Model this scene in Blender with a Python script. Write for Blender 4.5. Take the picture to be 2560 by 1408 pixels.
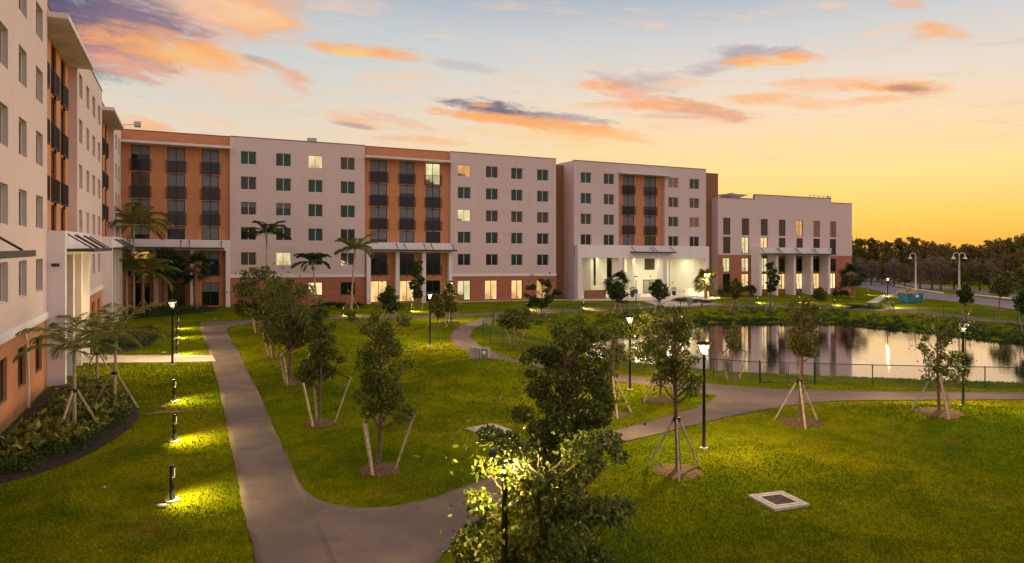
import bpy, math, random
import numpy as np
from mathutils import Vector, Matrix
R = math.radians
sc = bpy.context.scene
for o in list(bpy.data.objects): bpy.data.objects.remove(o, do_unlink=True)
COL = sc.collection

# ------------------------------------------------------------------ survey of the site (photo pixels -> metres)
F, CH = 1807.0, 7.35                 # focal length in photo pixels, camera height
def HZ(px): return 623 + .011 * (px - 1280)
SL = -.011                            # the whole site falls gently to the right
CX0, CY0 = -44.75, 82.8               # inner corner of the L-shaped residence
U = (.9097, .4153); V = (-.4153, .9097)

# ------------------------------------------------------------------ camera
cam = bpy.data.cameras.new("camera"); co = bpy.data.objects.new("camera", cam); COL.objects.link(co)
cam.sensor_width = 36; cam.lens = 36 * F / 2560; cam.shift_y = -81 / 2560
cam.clip_start = .1; cam.clip_end = 6000
co.location = (0, 0, CH); co.rotation_euler = (R(90), 0, 0)
sc.camera = co
sc.view_settings.view_transform = 'Standard'; sc.view_settings.look = 'None'
sc.view_settings.exposure = 0; sc.view_settings.gamma = 1
sc.cycles.max_bounces = 6; sc.cycles.transparent_max_bounces = 16
sc.cycles.sample_clamp_indirect = 4

# ------------------------------------------------------------------ node helpers
class NT:
    def __init__(s, nt): s.nt = nt; s.n = nt.nodes; s.l = nt.links
    def new(s, t, ins=None, **kw):
        n = s.n.new(t)
        for k, v in kw.items(): setattr(n, k, v)
        if ins:
            for k, v in ins.items():
                sk = n.inputs[k]
                if isinstance(v, bpy.types.NodeSocket): s.l.new(v, sk)
                else: sk.default_value = v
        return n
    def m(s, op, a, b=None, c=None, clamp=False):
        n = s.n.new('ShaderNodeMath'); n.operation = op; n.use_clamp = clamp
        for i, v in enumerate((a, b, c)):
            if v is None: continue
            if isinstance(v, bpy.types.NodeSocket): s.l.new(v, n.inputs[i])
            else: n.inputs[i].default_value = v
        return n.outputs[0]
    def mix(s, f, a, b, mode='MIX'):
        n = s.n.new('ShaderNodeMix'); n.data_type = 'RGBA'; n.blend_type = mode
        for i, v in ((0, f), (6, a), (7, b)):
            if isinstance(v, bpy.types.NodeSocket): s.l.new(v, n.inputs[i])
            else: n.inputs[i].default_value = v if i == 0 else (tuple(v) + (1,))[:4]
        return n.outputs[2]
    def ramp(s, f, stops, interp='LINEAR'):
        n = s.n.new('ShaderNodeValToRGB'); n.color_ramp.interpolation = interp
        e = n.color_ramp.elements
        while len(e) < len(stops): e.new(.5)
        for k, (p, c) in zip(e, stops): k.position = p; k.color = (tuple(c) + (1,))[:4]
        s.l.new(f, n.inputs[0]); return n.outputs[0]
    def noise(s, v, sc_, det=4, rough=.55, dist=0):
        n = s.new('ShaderNodeTexNoise', {'Scale': sc_, 'Detail': det, 'Roughness': rough, 'Distortion': dist})
        if v is not None: s.l.new(v, n.inputs['Vector'])
        return n.outputs[0]
    def sstep(s, v, a, b):
        n = s.new('ShaderNodeMapRange', {'Value': v, 'From Min': a, 'From Max': b}, interpolation_type='SMOOTHSTEP')
        return n.outputs[0]

def lin(r, g, b):
    f = lambda c: (c / 255 / 12.92) if c / 255 <= .04045 else ((c / 255 + .055) / 1.055) ** 2.4
    return (f(r), f(g), f(b))

# ------------------------------------------------------------------ world : dusk sky
w = bpy.data.worlds.new("World"); sc.world = w; w.use_nodes = True
t = NT(w.node_tree); t.n.clear()
SUN_AZ = R(24)                        # the sun has just set behind the right hand building
tc = t.new('ShaderNodeTexCoord').outputs['Generated']
sx = t.new('ShaderNodeSeparateXYZ', {0: tc})
az = t.m('ARCTAN2', sx.outputs[0], sx.outputs[1])
el = t.m('ARCSINE', sx.outputs[2])
deg = 180 / math.pi
azd = t.m('MULTIPLY', az, deg); eld = t.m('MULTIPLY', el, deg)
elf = t.m('DIVIDE', t.m('ADD', eld, 2), 92, clamp=True)
def ep(d): return (d + 2) / 92
warm = t.ramp(elf, [(ep(-2), lin(235, 140, 50)), (ep(0), lin(252, 180, 72)), (ep(2.5), lin(255, 208, 104)), (ep(5.5), lin(255, 226, 148)),
                    (ep(9), lin(253, 222, 180)), (ep(12.5), lin(236, 222, 206)), (ep(16), lin(210, 212, 212)), (ep(20), lin(165, 180, 198)), (ep(30), (.6, .6, .66)), (ep(60), (.70, .62, .62)), (1, (.62, .56, .56))])
cool = t.ramp(elf, [(ep(-2), lin(240, 205, 160)), (ep(2), lin(250, 222, 172)), (ep(6.5), lin(242, 218, 184)), (ep(9), lin(234, 218, 194)),
                    (ep(13), lin(214, 216, 208)), (ep(17), lin(198, 206, 208)), (ep(21), lin(160, 176, 196)), (ep(30), (.6, .6, .66)), (ep(60), (.70, .62, .62)), (1, (.62, .56, .56))])
back = t.ramp(elf, [(ep(-2), (.7, .46, .42)), (ep(5), (1.12, .82, .80)), (ep(25), (1.02, .80, .80)), (ep(60), (.70, .62, .62)), (1, (.62, .56, .56))])
f1 = t.sstep(azd, -25, 12)
front = t.mix(f1, cool, warm)
fb = t.sstep(t.m('ABSOLUTE', t.m('SUBTRACT', azd, 20)), 62, 110)
base = t.mix(fb, front, back)
# clouds
cv = t.new('ShaderNodeCombineXYZ', {0: t.m('MULTIPLY', azd, .26), 1: t.m('MULTIPLY', t.m('ADD', eld, t.m('MULTIPLY', azd, .08)), 1.05), 2: 3.1}).outputs[0]
cn = t.noise(cv, 1.0, 8, .66, .9)
cn2 = t.noise(cv, 3.1, 5, .6, .3)
cnz = t.m('ADD', t.m('MULTIPLY', t.m('SUBTRACT', cn, .5), 3.6), t.m('MULTIPLY', t.m('SUBTRACT', cn2, .5), 1.5))
wob = t.m('MULTIPLY', t.m('SUBTRACT', t.noise(cv, 1.7, 4, .6), .5), 3.0)
OR, PK, PP, YE, PE = (1, .44, .16), (.90, .42, .27), (.16, .13, .21), (1, .62, .2), (.95, .62, .42)
GY = (.42, .36, .40)
blobs = [(500, 175, 170, 30, .16, PE, .55), (470, 20, 190, 40, .05, PK, .75), (230, 15, 190, 60, .05, PP, .98), (190, 75, 170, 52, .12, PP, .98), (150, 40, 120, 60, .05, (.07, .065, .13), .8), (330, 60, 120, 30, .1, (.3, .2, .27), .8),
         (280, 120, 120, 20, .15, (.5, .27, .28), .8), (430, 118, 150, 24, .10, OR, .98), (480, 128, 80, 12, .05, YE, .7), (300, 150, 90, 14, .15, PK, .8), (500, 120, 60, 12, .2, OR, .8),
         (630, 22, 110, 32, .15, OR, .95), (640, 30, 70, 14, .1, YE, .6), (550, 12, 110, 22, .1, PE, .7), (880, 8, 70, 12, .0, PE, .5),
         (355, 305, 55, 12, .1, OR, .8), (530, 290, 40, 8, .2, PE, .7), (920, 124, 100, 9, .06, OR, .95), (885, 126, 35, 7, 0, YE, .8),
         (660, 148, 32, 6, .25, GY, .7), (715, 172, 48, 9, .35, PK, .85), (735, 205, 32, 8, .3, PK, .7), (715, 242, 22, 6, 0, PE, .6),
         (960, 188, 60, 6, .0, PE, .6), (1000, 218, 70, 6, .05, PE, .6), (1050, 185, 40, 10, .1, PE, .4),
         (890, 296, 62, 9, .12, OR, .8), (880, 307, 45, 4, .1, GY, .7), (990, 300, 60, 8, .2, PK, .5), (985, 343, 50, 5, .05, PK, .6), (1090, 350, 60, 6, .1, OR, .6),
         (1180, 262, 70, 7, .12, PP, .8), (1290, 285, 105, 13, .16, PP, .98), (1420, 298, 80, 6, .1, GY, .9), (1170, 288, 60, 7, .1, OR, .9), (1290, 303, 140, 8, .12, OR, .95),
         (1440, 325, 110, 12, .15, OR, .85), (1200, 262, 22, 4, .1, OR, .9), (1400, 345, 140, 12, .1, YE, .4),
         (1510, 213, 60, 8, 0, OR, .85), (1600, 205, 90, 14, .15, GY, .6), (1620, 250, 75, 12, .2, PK, .8), (1640, 268, 130, 8, .03, OR, .7), (1700, 215, 50, 8, 0, PE, .8),
         (1770, 280, 70, 13, .3, (.75, .32, .17), .85), (1740, 293, 110, 8, .05, (.8, .42, .3), .7), (1700, 320, 80, 8, 0, PE, .6), (1800, 170, 60, 10, -.1, GY, .55),
         (1900, 137, 75, 9, .12, GY, .85), (1930, 158, 82, 9, .02, OR, .98), (1925, 166, 60, 4, 0, YE, .9),
         (2060, 216, 90, 8, .06, OR, .8), (2010, 232, 100, 9, -.1, PE, .8), (2230, 228, 90, 10, .08, OR, .9), (2275, 236, 48, 7, .15, (.45, .22, .2), .9), (2230, 255, 120, 6, 0, OR, .6),
         (1880, 252, 60, 6, .05, OR, .6), (2000, 266, 90, 7, .1, OR, .55),
         (2350, 88, 48, 9, .3, OR, .75), (2310, 103, 40, 7, 0, OR, .6), (2210, 88, 60, 7, -.1, PE, .6), (2270, 22, 38, 6, .2, OR, .6), (2085, 22, 30, 5, 0, PE, .5), (1640, 66, 24, 4, .1, PE, .5),
         (1250, 15, 60, 7, 0, PE, .35), (1160, 165, 60, 7, .1, GY, .35)]
ci = t.new('ShaderNodeCombineXYZ', {0: t.m('MULTIPLY', azd, .10), 1: t.m('MULTIPLY', t.m('ADD', eld, t.m('MULTIPLY', azd, .10)), .8), 2: 9.0}).outputs[0]
cir = t.m('MULTIPLY', t.sstep(t.noise(ci, 1.3, 9, .68, 1.4), .50, .74), t.m('MULTIPLY', t.sstep(eld, 3, 8), t.sstep(eld, 40, 22)))
colr = t.mix(t.m('MULTIPLY', cir, .55), base, (.93, .63, .44))
cir2 = t.m('MULTIPLY', t.sstep(t.noise(ci, 2.1, 9, .66, 1.0), .56, .74), t.m('MULTIPLY', t.sstep(eld, 5, 9), t.sstep(eld, 30, 14)))
colr = t.mix(t.m('MULTIPLY', cir2, .35), colr, (.50, .42, .44))
for (px, py, sxx, syy, tilt, c, al) in blobs:
    a0 = math.atan((px - 1280) / F); e0 = math.atan((HZ(px) - py) / (F / math.cos(a0)))
    k = math.cos(a0) ** 2 / F * deg; ke = math.cos(a0) / F * deg
    dx = t.m('MULTIPLY', t.m('SUBTRACT', azd, a0 * deg), 1 / (sxx * k * 1.75))
    dye = t.m('ADD', t.m('SUBTRACT', eld, e0 * deg), t.m('MULTIPLY', t.m('SUBTRACT', azd, a0 * deg), tilt))
    dye = t.m('ADD', dye, t.m('MULTIPLY', wob, min(.5, syy * .022)))
    dy = t.m('MULTIPLY', dye, 1 / (syy * ke * 2.1))
    q = t.m('ADD', t.m('MULTIPLY', dx, dx), t.m('MULTIPLY', dy, dy))
    g = t.m('SUBTRACT', 1, q)
    a = t.sstep(t.m('ADD', g, t.m('MULTIPLY', cnz, .5 if sxx >= 150 else .8)), -.15, 1.25)
    a = t.m('MULTIPLY', a, t.sstep(g, -1.2, .3))
    colr = t.mix(t.m('MULTIPLY', a, al), colr, c)
nish = t.new('ShaderNodeTexSky', sky_type='NISHITA', sun_disc=False, sun_elevation=R(1.5), sun_rotation=SUN_AZ)
bg1 = t.new('ShaderNodeBackground', {'Color': colr, 'Strength': 0.97})
bg2 = t.new('ShaderNodeBackground', {'Color': nish.outputs[0], 'Strength': .006})
ad = t.new('ShaderNodeAddShader', {0: bg1.outputs[0], 1: bg2.outputs[0]})
t.new('ShaderNodeOutputWorld', {'Surface': ad.outputs[0]})
w.cycles.sampling_method = 'MANUAL'; w.cycles.sample_map_resolution = 512

sd = bpy.data.lights.new("sun", 'SUN'); so = bpy.data.objects.new("sun", sd); COL.objects.link(so)
sd.energy = 1.15; sd.angle = R(25); sd.color = (1, .72, .5)
_d = Vector((math.sin(R(62)), math.cos(R(62)), math.tan(R(9))))
so.rotation_euler = _d.to_track_quat('Z', 'Y').to_euler()

# ------------------------------------------------------------------ materials
MT = {}
def mat(name, col=(.5, .5, .5), rough=.8, metal=0, var=.0, vscale=3, bump=0, bscale=30, emis=None, estr=0, spec=.3, coat=0, col2=None, space='Object'):
    if name in MT: return MT[name]
    m = bpy.data.materials.new(name); m.use_nodes = True; t = NT(m.node_tree)
    p = t.n['Principled BSDF']
    p.inputs['Base Color'].default_value = (*col, 1); p.inputs['Roughness'].default_value = rough
    p.inputs['Metallic'].default_value = metal; p.inputs['Specular IOR Level'].default_value = spec
    p.inputs['Coat Weight'].default_value = coat; p.inputs['Coat Roughness'].default_value = .05
    tcn = t.new('ShaderNodeTexCoord').outputs[space]
    if var or col2:
        n = t.noise(tcn, vscale, 5, .6)
        c2 = col2 if col2 else tuple(c * (1 - var) for c in col)
        c1 = col if col2 else tuple(min(1, c * (1 + var * .6)) for c in col)
        cc = t.mix(t.sstep(n, .35, .65), c1, c2); t.l.new(cc, p.inputs['Base Color'])
    if bump:
        b = t.new('ShaderNodeBump', {'Strength': bump, 'Distance': .02, 'Height': t.noise(tcn, bscale, 4)})
        t.l.new(b.outputs[0], p.inputs['Normal'])
    if emis:
        p.inputs['Emission Color'].default_value = (*emis, 1); p.inputs['Emission Strength'].default_value = estr
    MT[name] = m; return m

def stucco(name, col):
    m = mat(name, col, .92); t = NT(m.node_tree); p = t.n['Principled BSDF']
    o = t.new('ShaderNodeTexCoord').outputs['Object']
    mp = t.new('ShaderNodeMapping', {'Vector': o, 'Scale': (.55, .55, .09)}).outputs[0]
    streak = t.sstep(t.noise(mp, 2.2, 6, .65), .42, .7)
    fine = t.noise(o, 9, 4, .7)
    c = t.mix(t.m('MULTIPLY', streak, .16), col, tuple(x * .72 for x in col))
    c = t.mix(t.m('MULTIPLY', t.sstep(fine, .35, .7), .10), c, tuple(x * .75 for x in col))
    t.l.new(c, p.inputs['Base Color'])
    b = t.new('ShaderNodeBump', {'Strength': .5, 'Distance': .012, 'Height': t.noise(o, 22, 5, .7)})
    t.l.new(b.outputs[0], p.inputs['Normal']); return m
def brick(name, c1, c2, mortar, bw=.6, bh=.3, rough=.9):
    m = mat(name, c1, rough); t = NT(m.node_tree); p = t.n['Principled BSDF']
    o = t.new('ShaderNodeTexCoord').outputs['Object']
    s = t.new('ShaderNodeSeparateXYZ', {0: o})
    v = t.new('ShaderNodeCombineXYZ', {0: t.m('ADD', s.outputs[0], s.outputs[1]), 1: s.outputs[2], 2: 0}).outputs[0]
    bt = t.new('ShaderNodeTexBrick', {'Vector': v, 'Color1': (*c1, 1), 'Color2': (*c2, 1), 'Mortar': (*mortar, 1), 'Scale': 1, 'Mortar Size': .018,
                                     'Brick Width': bw, 'Row Height': bh, 'Mortar Smooth': .3, 'Bias': 0})
    n = t.noise(o, 1.3, 5, .6)
    c = t.mix(t.m('MULTIPLY', t.sstep(n, .35, .7), .28), bt.outputs[0], tuple(x * .62 for x in c1))
    t.l.new(c, p.inputs['Base Color'])
    b = t.new('ShaderNodeBump', {'Strength': .6, 'Distance': .012, 'Height': t.m('SUBTRACT', 1, bt.outputs['Fac'])})
    t.l.new(b.outputs[0], p.inputs['Normal']); return m

M_pink = stucco('pink_stucco', (.60, .49, .47))
M_white = stucco('white_stucco', (.74, .70, .70))
M_cream = stucco('cream_stucco', (.78, .75, .66))
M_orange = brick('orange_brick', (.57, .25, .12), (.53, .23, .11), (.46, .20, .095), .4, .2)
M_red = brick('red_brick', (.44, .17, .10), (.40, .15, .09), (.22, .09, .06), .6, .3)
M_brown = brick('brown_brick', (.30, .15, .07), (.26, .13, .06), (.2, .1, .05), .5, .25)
M_cap = mat('roof_cap', (.09, .07, .065), .6)
M_roof = mat('roof_membrane', (.25, .23, .22), .9)
M_slab = mat('canopy_slab', (.66, .60, .56), .85, var=.08, vscale=1.2)
M_frameW = mat('window_frame_white', (.62, .60, .58), .5)
M_frameD = mat('window_frame_dark', (.035, .033, .035), .45)
M_rail = mat('railing_metal', (.028, .032, .036), .5)
M_steel = mat('dark_steel', (.05, .05, .06), .5, metal=.3)
M_black = mat('black_metal', (.012, .016, .014), .4, metal=.2)
M_concrete = mat('concrete', (.52, .46, .42), .9, var=.18, vscale=4, bump=.3, bscale=40)
M_wood = mat('stake_wood', (.50, .38, .27), .85, var=.3, vscale=6, bump=.3, bscale=50)
M_wood2 = mat('stake_wood_grey', (.34, .28, .24), .85, var=.3, vscale=6, bump=.3, bscale=50)
M_strap = mat('strap_black', (.01, .012, .012), .6)
M_bark = mat('bark', (.15, .10, .065), .95, var=.4, vscale=8, bump=.7, bscale=40)
M_palmbark = mat('palm_bark', (.40, .32, .22), .9, var=.3, vscale=5, bump=.5, bscale=20)
M_sabal = mat('sabal_bark', (.26, .17, .11), .95, var=.5, vscale=9, bump=1, bscale=16)
M_shaft = mat('crownshaft', (.19, .22, .06), .5, var=.2)
M_grey = mat('galvanised', (.42, .41, .41), .5, metal=.5, var=.15, vscale=3)
M_mulch = mat('mulch_brown', (.15, .085, .04), .95, var=.5, vscale=12, bump=1, bscale=30)
M_soil = mat('soil_dark', (.035, .024, .016), .95, var=.5, vscale=8, bump=1, bscale=24)

def glassmat(name, col, rough=.06):
    m = mat(name, col, rough, spec=.32); t = NT(m.node_tree); p = t.n['Principled BSDF']
    oi = t.new('ShaderNodeObjectInfo').outputs['Random']
    o = t.new('ShaderNodeTexCoord').outputs['Object']
    c = t.mix(t.m('MULTIPLY', t.noise(o, 1.1, 3), .9), tuple(x * 1.35 for x in col), tuple(x * .35 for x in col))
    c = t.mix(t.m('MULTIPLY', oi, .5), c, tuple(x * .5 for x in col))
    t.l.new(c, p.inputs['Base Color'])
    b = t.new('ShaderNodeBump', {'Strength': .06, 'Distance': .05, 'Height': t.noise(o, 1.6, 2)})
    t.l.new(b.outputs[0], p.inputs['Normal']); return m
G = {'green': glassmat('glass_green', (.003, .058, .024)), 'teal': glassmat('glass_teal', (.02, .055, .05)), 'grey': glassmat('glass_grey', (.045, .042, .042)),
     'olive': glassmat('glass_olive', (.055, .06, .022)), 'dark': glassmat('glass_dark', (.008, .018, .013)), 'brown': glassmat('glass_brown', (.10, .065, .045)),
     'tan': glassmat('glass_tan', (.28, .17, .10))}
M_blind = mat('blind', (.13, .135, .145), .4, spec=.4, var=.1, vscale=2)
def litmat(name, col, s):
    m = mat(name, (.3, .25, .15), .8); t = NT(m.node_tree); p = t.n['Principled BSDF']
    o = t.new('ShaderNodeTexCoord').outputs['Object']
    n = t.noise(o, .9, 3, .5)
    c = t.mix(t.sstep(n, .3, .75), col, tuple(x * .55 for x in col))
    t.l.new(c, p.inputs['Emission Color']); p.inputs['Emission Strength'].default_value = s; return m
L = {'warm': litmat('room_warm', (1, .66, .28), 1.15), 'pale': litmat('room_pale', (.85, .80, .45), .95), 'amber': litmat('room_amber', (.95, .52, .16), .75), 'cream': litmat('room_cream', (1, .80, .42), 1.25)}
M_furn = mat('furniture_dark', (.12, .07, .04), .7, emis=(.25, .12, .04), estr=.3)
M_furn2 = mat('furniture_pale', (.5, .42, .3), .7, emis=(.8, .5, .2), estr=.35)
def clearglass():
    m = bpy.data.materials.new('clear_glass'); m.use_nodes = True; t = NT(m.node_tree); t.n.clear()
    g = t.new('ShaderNodeBsdfGlossy', {'Roughness': .03}); tr = t.new('ShaderNodeBsdfTransparent')
    fr = t.new('ShaderNodeFresnel', {'IOR': 1.4})
    mx = t.new('ShaderNodeMixShader', {0: fr.outputs[0], 1: tr.outputs[0], 2: g.outputs[0]})
    t.new('ShaderNodeOutputMaterial', {0: mx.outputs[0]}); return m
M_clear = clearglass()
M_glow = mat('lamp_glow', (.02, .02, .02), .4, emis=(1, .62, .30), estr=1.8)
M_glow2 = mat('lamp_core', (.02, .02, .02), .4, emis=(1, .85, .6), estr=4)

def leafmat(name, c_dark, c_mid, c_light, transl=.38):
    m = bpy.data.materials.new(name); m.use_nodes = True; t = NT(m.node_tree); p = t.n['Principled BSDF']
    r = t.new('ShaderNodeNewGeometry').outputs['Random Per Island']
    c = t.ramp(r, [(0, c_dark), (.5, c_mid), (1, c_light)])
    t.l.new(c, p.inputs['Base Color']); p.inputs['Roughness'].default_value = .45; p.inputs['Specular IOR Level'].default_value = .22
    tb = t.new('ShaderNodeBsdfTranslucent', {'Color': c})
    mx = t.new('ShaderNodeMixShader', {0: transl, 1: p.outputs[0], 2: tb.outputs[0]})
    t.l.new(mx.outputs[0], t.n['Material Output'].inputs[0]); MT[name] = m; return m
LF = leafmat('oak_leaf', (.032, .054, .007), (.090, .115, .014), (.20, .21, .03))
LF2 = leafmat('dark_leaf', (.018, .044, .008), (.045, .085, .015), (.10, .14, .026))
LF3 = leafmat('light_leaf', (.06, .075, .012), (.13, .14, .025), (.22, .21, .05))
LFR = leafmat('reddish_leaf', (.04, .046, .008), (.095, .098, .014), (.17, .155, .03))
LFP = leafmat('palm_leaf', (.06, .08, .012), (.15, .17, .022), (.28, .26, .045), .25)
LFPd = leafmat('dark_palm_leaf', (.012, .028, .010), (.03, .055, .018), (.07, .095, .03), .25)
LFS = leafmat('shrub_leaf', (.018, .045, .008), (.045, .085, .014), (.12, .14, .03))
LFB = leafmat('woodland_leaf', (.085, .068, .018), (.18, .135, .036), (.30, .20, .065))
LFBg = leafmat('woodland_green_leaf', (.06, .07, .012), (.13, .13, .024), (.22, .20, .045))
LFBb = leafmat('woodland_brown_twig', (.09, .06, .045), (.17, .115, .085), (.26, .18, .13), .1)

# ------------------------------------------------------------------ mesh building
class MB:
    def __init__(s): s.v = []; s.f = []
    def quad(s, *p):
        i = len(s.v); s.v += [tuple(q) for q in p]; s.f.append(tuple(range(i, i + len(p)))); return s
    def box(s, x0, x1, y0, y1, z0, z1):
        i = len(s.v)
        s.v += [(x0, y0, z0), (x1, y0, z0), (x1, y1, z0), (x0, y1, z0), (x0, y0, z1), (x1, y0, z1), (x1, y1, z1), (x0, y1, z1)]
        s.f += [tuple(i + k for k in q) for q in ((0, 3, 2, 1), (4, 5, 6, 7), (0, 1, 5, 4), (1, 2, 6, 5), (2, 3, 7, 6), (3, 0, 4, 7))]
        return s
    def bar(s, a, b, wx, wy=None):        # square bar from a to b
        a, b = Vector(a), Vector(b); d = (b - a).normalized(); wy = wy or wx
        up = Vector((0, 0, 1)) if abs(d.z) < .95 else Vector((0, 1, 0))
        x = d.cross(up).normalized() * wx / 2; y = d.cross(x).normalized() * wy / 2
        i = len(s.v)
        for c in (a, b): s.v += [tuple(c + x + y), tuple(c - x + y), tuple(c - x - y), tuple(c + x - y)]
        s.f += [tuple(i + k for k in q) for q in ((0, 1, 2, 3), (7, 6, 5, 4), (0, 4, 5, 1), (1, 5, 6, 2), (2, 6, 7, 3), (3, 7, 4, 0))]
        return s
    def tube(s, pts, rad, n=8):
        pts = [Vector(p) for p in pts]; rad = rad if isinstance(rad, (list, tuple)) else [rad] * len(pts)
        i0 = len(s.v)
        for k, p in enumerate(pts):
            d = (pts[min(k + 1, len(pts) - 1)] - pts[max(k - 1, 0)]).normalized()
            up = Vector((1, 0, 0)) if abs(d.x) < .9 else Vector((0, 1, 0))
            x = d.cross(up).normalized(); y = d.cross(x)
            for j in range(n):
                a = 2 * math.pi * j / n; s.v.append(tuple(p + (x * math.cos(a) + y * math.sin(a)) * rad[k]))
        for k in range(len(pts) - 1):
            for j in range(n):
                a, b = i0 + k * n + j, i0 + k * n + (j + 1) % n; s.f.append((a, b, b + n, a + n))
        s.f.append(tuple(i0 + j for j in range(n))); s.f.append(tuple(i0 + (len(pts) - 1) * n + j for j in reversed(range(n))))
        return s
    def lathe(s, prof, n=16, c=(0, 0, 0)):
        i0 = len(s.v)
        for r, z in prof:
            for j in range(n):
                a = 2 * math.pi * j / n; s.v.append((c[0] + r * math.cos(a), c[1] + r * math.sin(a), c[2] + z))
        for k in range(len(prof) - 1):
            for j in range(n):
                a, b = i0 + k * n + j, i0 + k * n + (j + 1) % n; s.f.append((a, b, b + n, a + n))
        s.f.append(tuple(i0 + j for j in reversed(range(n)))); s.f.append(tuple(i0 + (len(prof) - 1) * n + j for j in range(n)))
        return s
    def mesh(s, name, m, shear=None, smooth=False):
        v = s.v
        if shear: v = [(x, y, z + shear[0] * x + shear[1] * y) for x, y, z in v]
        me = bpy.data.meshes.new(name); me.from_pydata(v, [], s.f); me.update()
        if m: me.materials.append(m)
        if smooth:
            for p in me.polygons: p.use_smooth = len(p.vertices) == 4
        return me
    def build(s, name, m, parent=None, shear=None, smooth=False, label=None):
        return link(name, s.mesh(name, m, shear, smooth), parent, label)
def link(name, me, parent=None, label=None, loc=None):
    o = bpy.data.objects.new(name, me); COL.objects.link(o)
    if parent: o.parent = parent
    if label: o['label'] = label
    if loc: o.location = loc
    return o
def thing(name, label, cat, loc=(0, 0, 0), rz=0, group=None):
    o = bpy.data.objects.new(name, None); COL.objects.link(o); o.empty_display_size = .2
    o.location = loc; o.rotation_euler = (0, 0, rz); o['label'] = label; o['category'] = cat
    if group: o['group'] = group
    return o
def tag(o, label=None, cat=None, group=None, kind=None):
    for k, v in (('label', label), ('category', cat), ('group', group), ('kind', kind)):
        if v: o[k] = v
    return o
def quadmesh(name, V, m, smooth=False):
    """V: (N,4,3) array of separate quads"""
    V = np.asarray(V, dtype=np.float32); n = len(V)
    me = bpy.data.meshes.new(name); me.vertices.add(n * 4); me.vertices.foreach_set('co', V.reshape(-1))
    me.loops.add(n * 4); me.loops.foreach_set('vertex_index', np.arange(n * 4, dtype=np.int32))
    me.polygons.add(n); me.polygons.foreach_set('loop_start', np.arange(0, n * 4, 4, dtype=np.int32)); me.polygons.foreach_set('loop_total', np.full(n, 4, dtype=np.int32))
    me.update(calc_edges=True); me.materials.append(m); return me

# ------------------------------------------------------------------ terrain
POND = [(9, 76), (13.6, 79.4), (20.7, 88.9), (25.5, 92.3), (41.9, 92.3), (43.6, 87.6), (47.5, 81.7), (50, 75), (54, 70), (61, 62), (63, 52), (57, 46), (40, 45.2), (26, 46.5), (15, 48.5), (9, 52.5), (6.5, 60), (7, 70)]
WZ = -2.1
_P = np.array(POND); _Q = np.roll(_P, -1, axis=0)
def pond_dist(x, y):
    x = np.asarray(x, float); y = np.asarray(y, float)
    best = np.full(x.shape, 1e9); ins = np.zeros(x.shape, bool)
    for (ax, ay), (bx, by) in zip(_P, _Q):
        dx, dy = bx - ax, by - ay
        tt = np.clip(((x - ax) * dx + (y - ay) * dy) / (dx * dx + dy * dy), 0, 1)
        best = np.minimum(best, np.hypot(x - ax - tt * dx, y - ay - tt * dy))
        c = (ay > y) != (by > y)
        ins ^= c & (x < (bx - ax) * (y - ay) / ((by - ay) + 1e-12) + ax)
    return np.where(ins, -best, best)
MOUNDS = [(-1.6, 41.6, 3.6, 2.6, .95), (-6, 34, 6, 5, .25), (12, 24, 4, 3, .35), (-4, 27, 4, 3, .3), (2.5, 36, 4, 3, -.35), (-10, 42, 3, 5, .35), (19, 31.5, 6, 2.4, .55), (27, 28, 8, 5, .3), (-9, 66, 6, 6, .3), (-14, 50, 5, 4, .25), (6, 30, 3, 2.5, -.1)]
def ground_e(x, y):
    x = np.asarray(x, float); y = np.asarray(y, float)
    d = pond_dist(x, y)
    wd = 4.6 + 10 * np.clip((y - 56) / 30, 0, 1)
    s = np.clip(d / wd, 0, 1); s = s * s * (3 - 2 * s) * .55 + s * .45
    wl = WZ - SL * x
    e = np.where(d > 0, wl * (1 - s) , wl + np.maximum(d * .35, -1.2))
    for mx, my, sx_, sy_, h in MOUNDS: e = e + h * np.exp(-((x - mx) / sx_) ** 2 - ((y - my) / sy_) ** 2)
    return e
def gz(x, y): return float(SL * x + ground_e(np.array([x]), np.array([y]))[0])
def gp(px, py, iters=6):
    """the ground point seen at a photo pixel"""
    Y = CH * F / (py - HZ(px)); X = (px - 1280) / F * Y
    for _ in range(iters):
        e = float(ground_e(np.array([X]), np.array([Y]))[0])
        Y2 = (CH - e) * F / (py - HZ(px)); Y = .5 * Y + .5 * Y2; X = (px - 1280) / F * Y
    return (X, Y)
def P3(px, py, up=0):
    x, y = gp(px, py); return Vector((x, y, gz(x, y) + up))

xs = np.concatenate([[-1500, -700, -350, -200, -120, -90, -70], np.arange(-56, 80.1, .5), [84, 90, 98, 110, 130, 170, 230, 320, 450, 700, 1200, 2500]])
ys = np.concatenate([[-300, -60, -10, 0, 5], np.arange(8, 112.1, .5), [114, 118, 124, 130, 145, 165, 190, 230, 300, 450, 800, 1500, 3500]])
GX, GY_ = np.meshgrid(xs, ys); GZ = SL * GX + ground_e(GX, GY_)
nx, ny = len(xs), len(ys)
me = bpy.data.meshes.new('ground')
vv = np.stack([GX, GY_, GZ], -1).reshape(-1, 3).astype(np.float32)
idx = np.arange(nx * ny).reshape(ny, nx)
ff = np.stack([idx[:-1, :-1], idx[:-1, 1:], idx[1:, 1:], idx[1:, :-1]], -1).reshape(-1, 4)
me.vertices.add(len(vv)); me.vertices.foreach_set('co', vv.reshape(-1)); me.loops.add(ff.size); me.loops.foreach_set('vertex_index', ff.reshape(-1).astype(np.int32))
me.polygons.add(len(ff)); me.polygons.foreach_set('loop_start', np.arange(0, ff.size, 4, dtype=np.int32)); me.polygons.foreach_set('loop_total', np.full(len(ff), 4, dtype=np.int32))
me.polygons.foreach_set('use_smooth', np.ones(len(ff), bool)); me.update(calc_edges=True)
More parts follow.
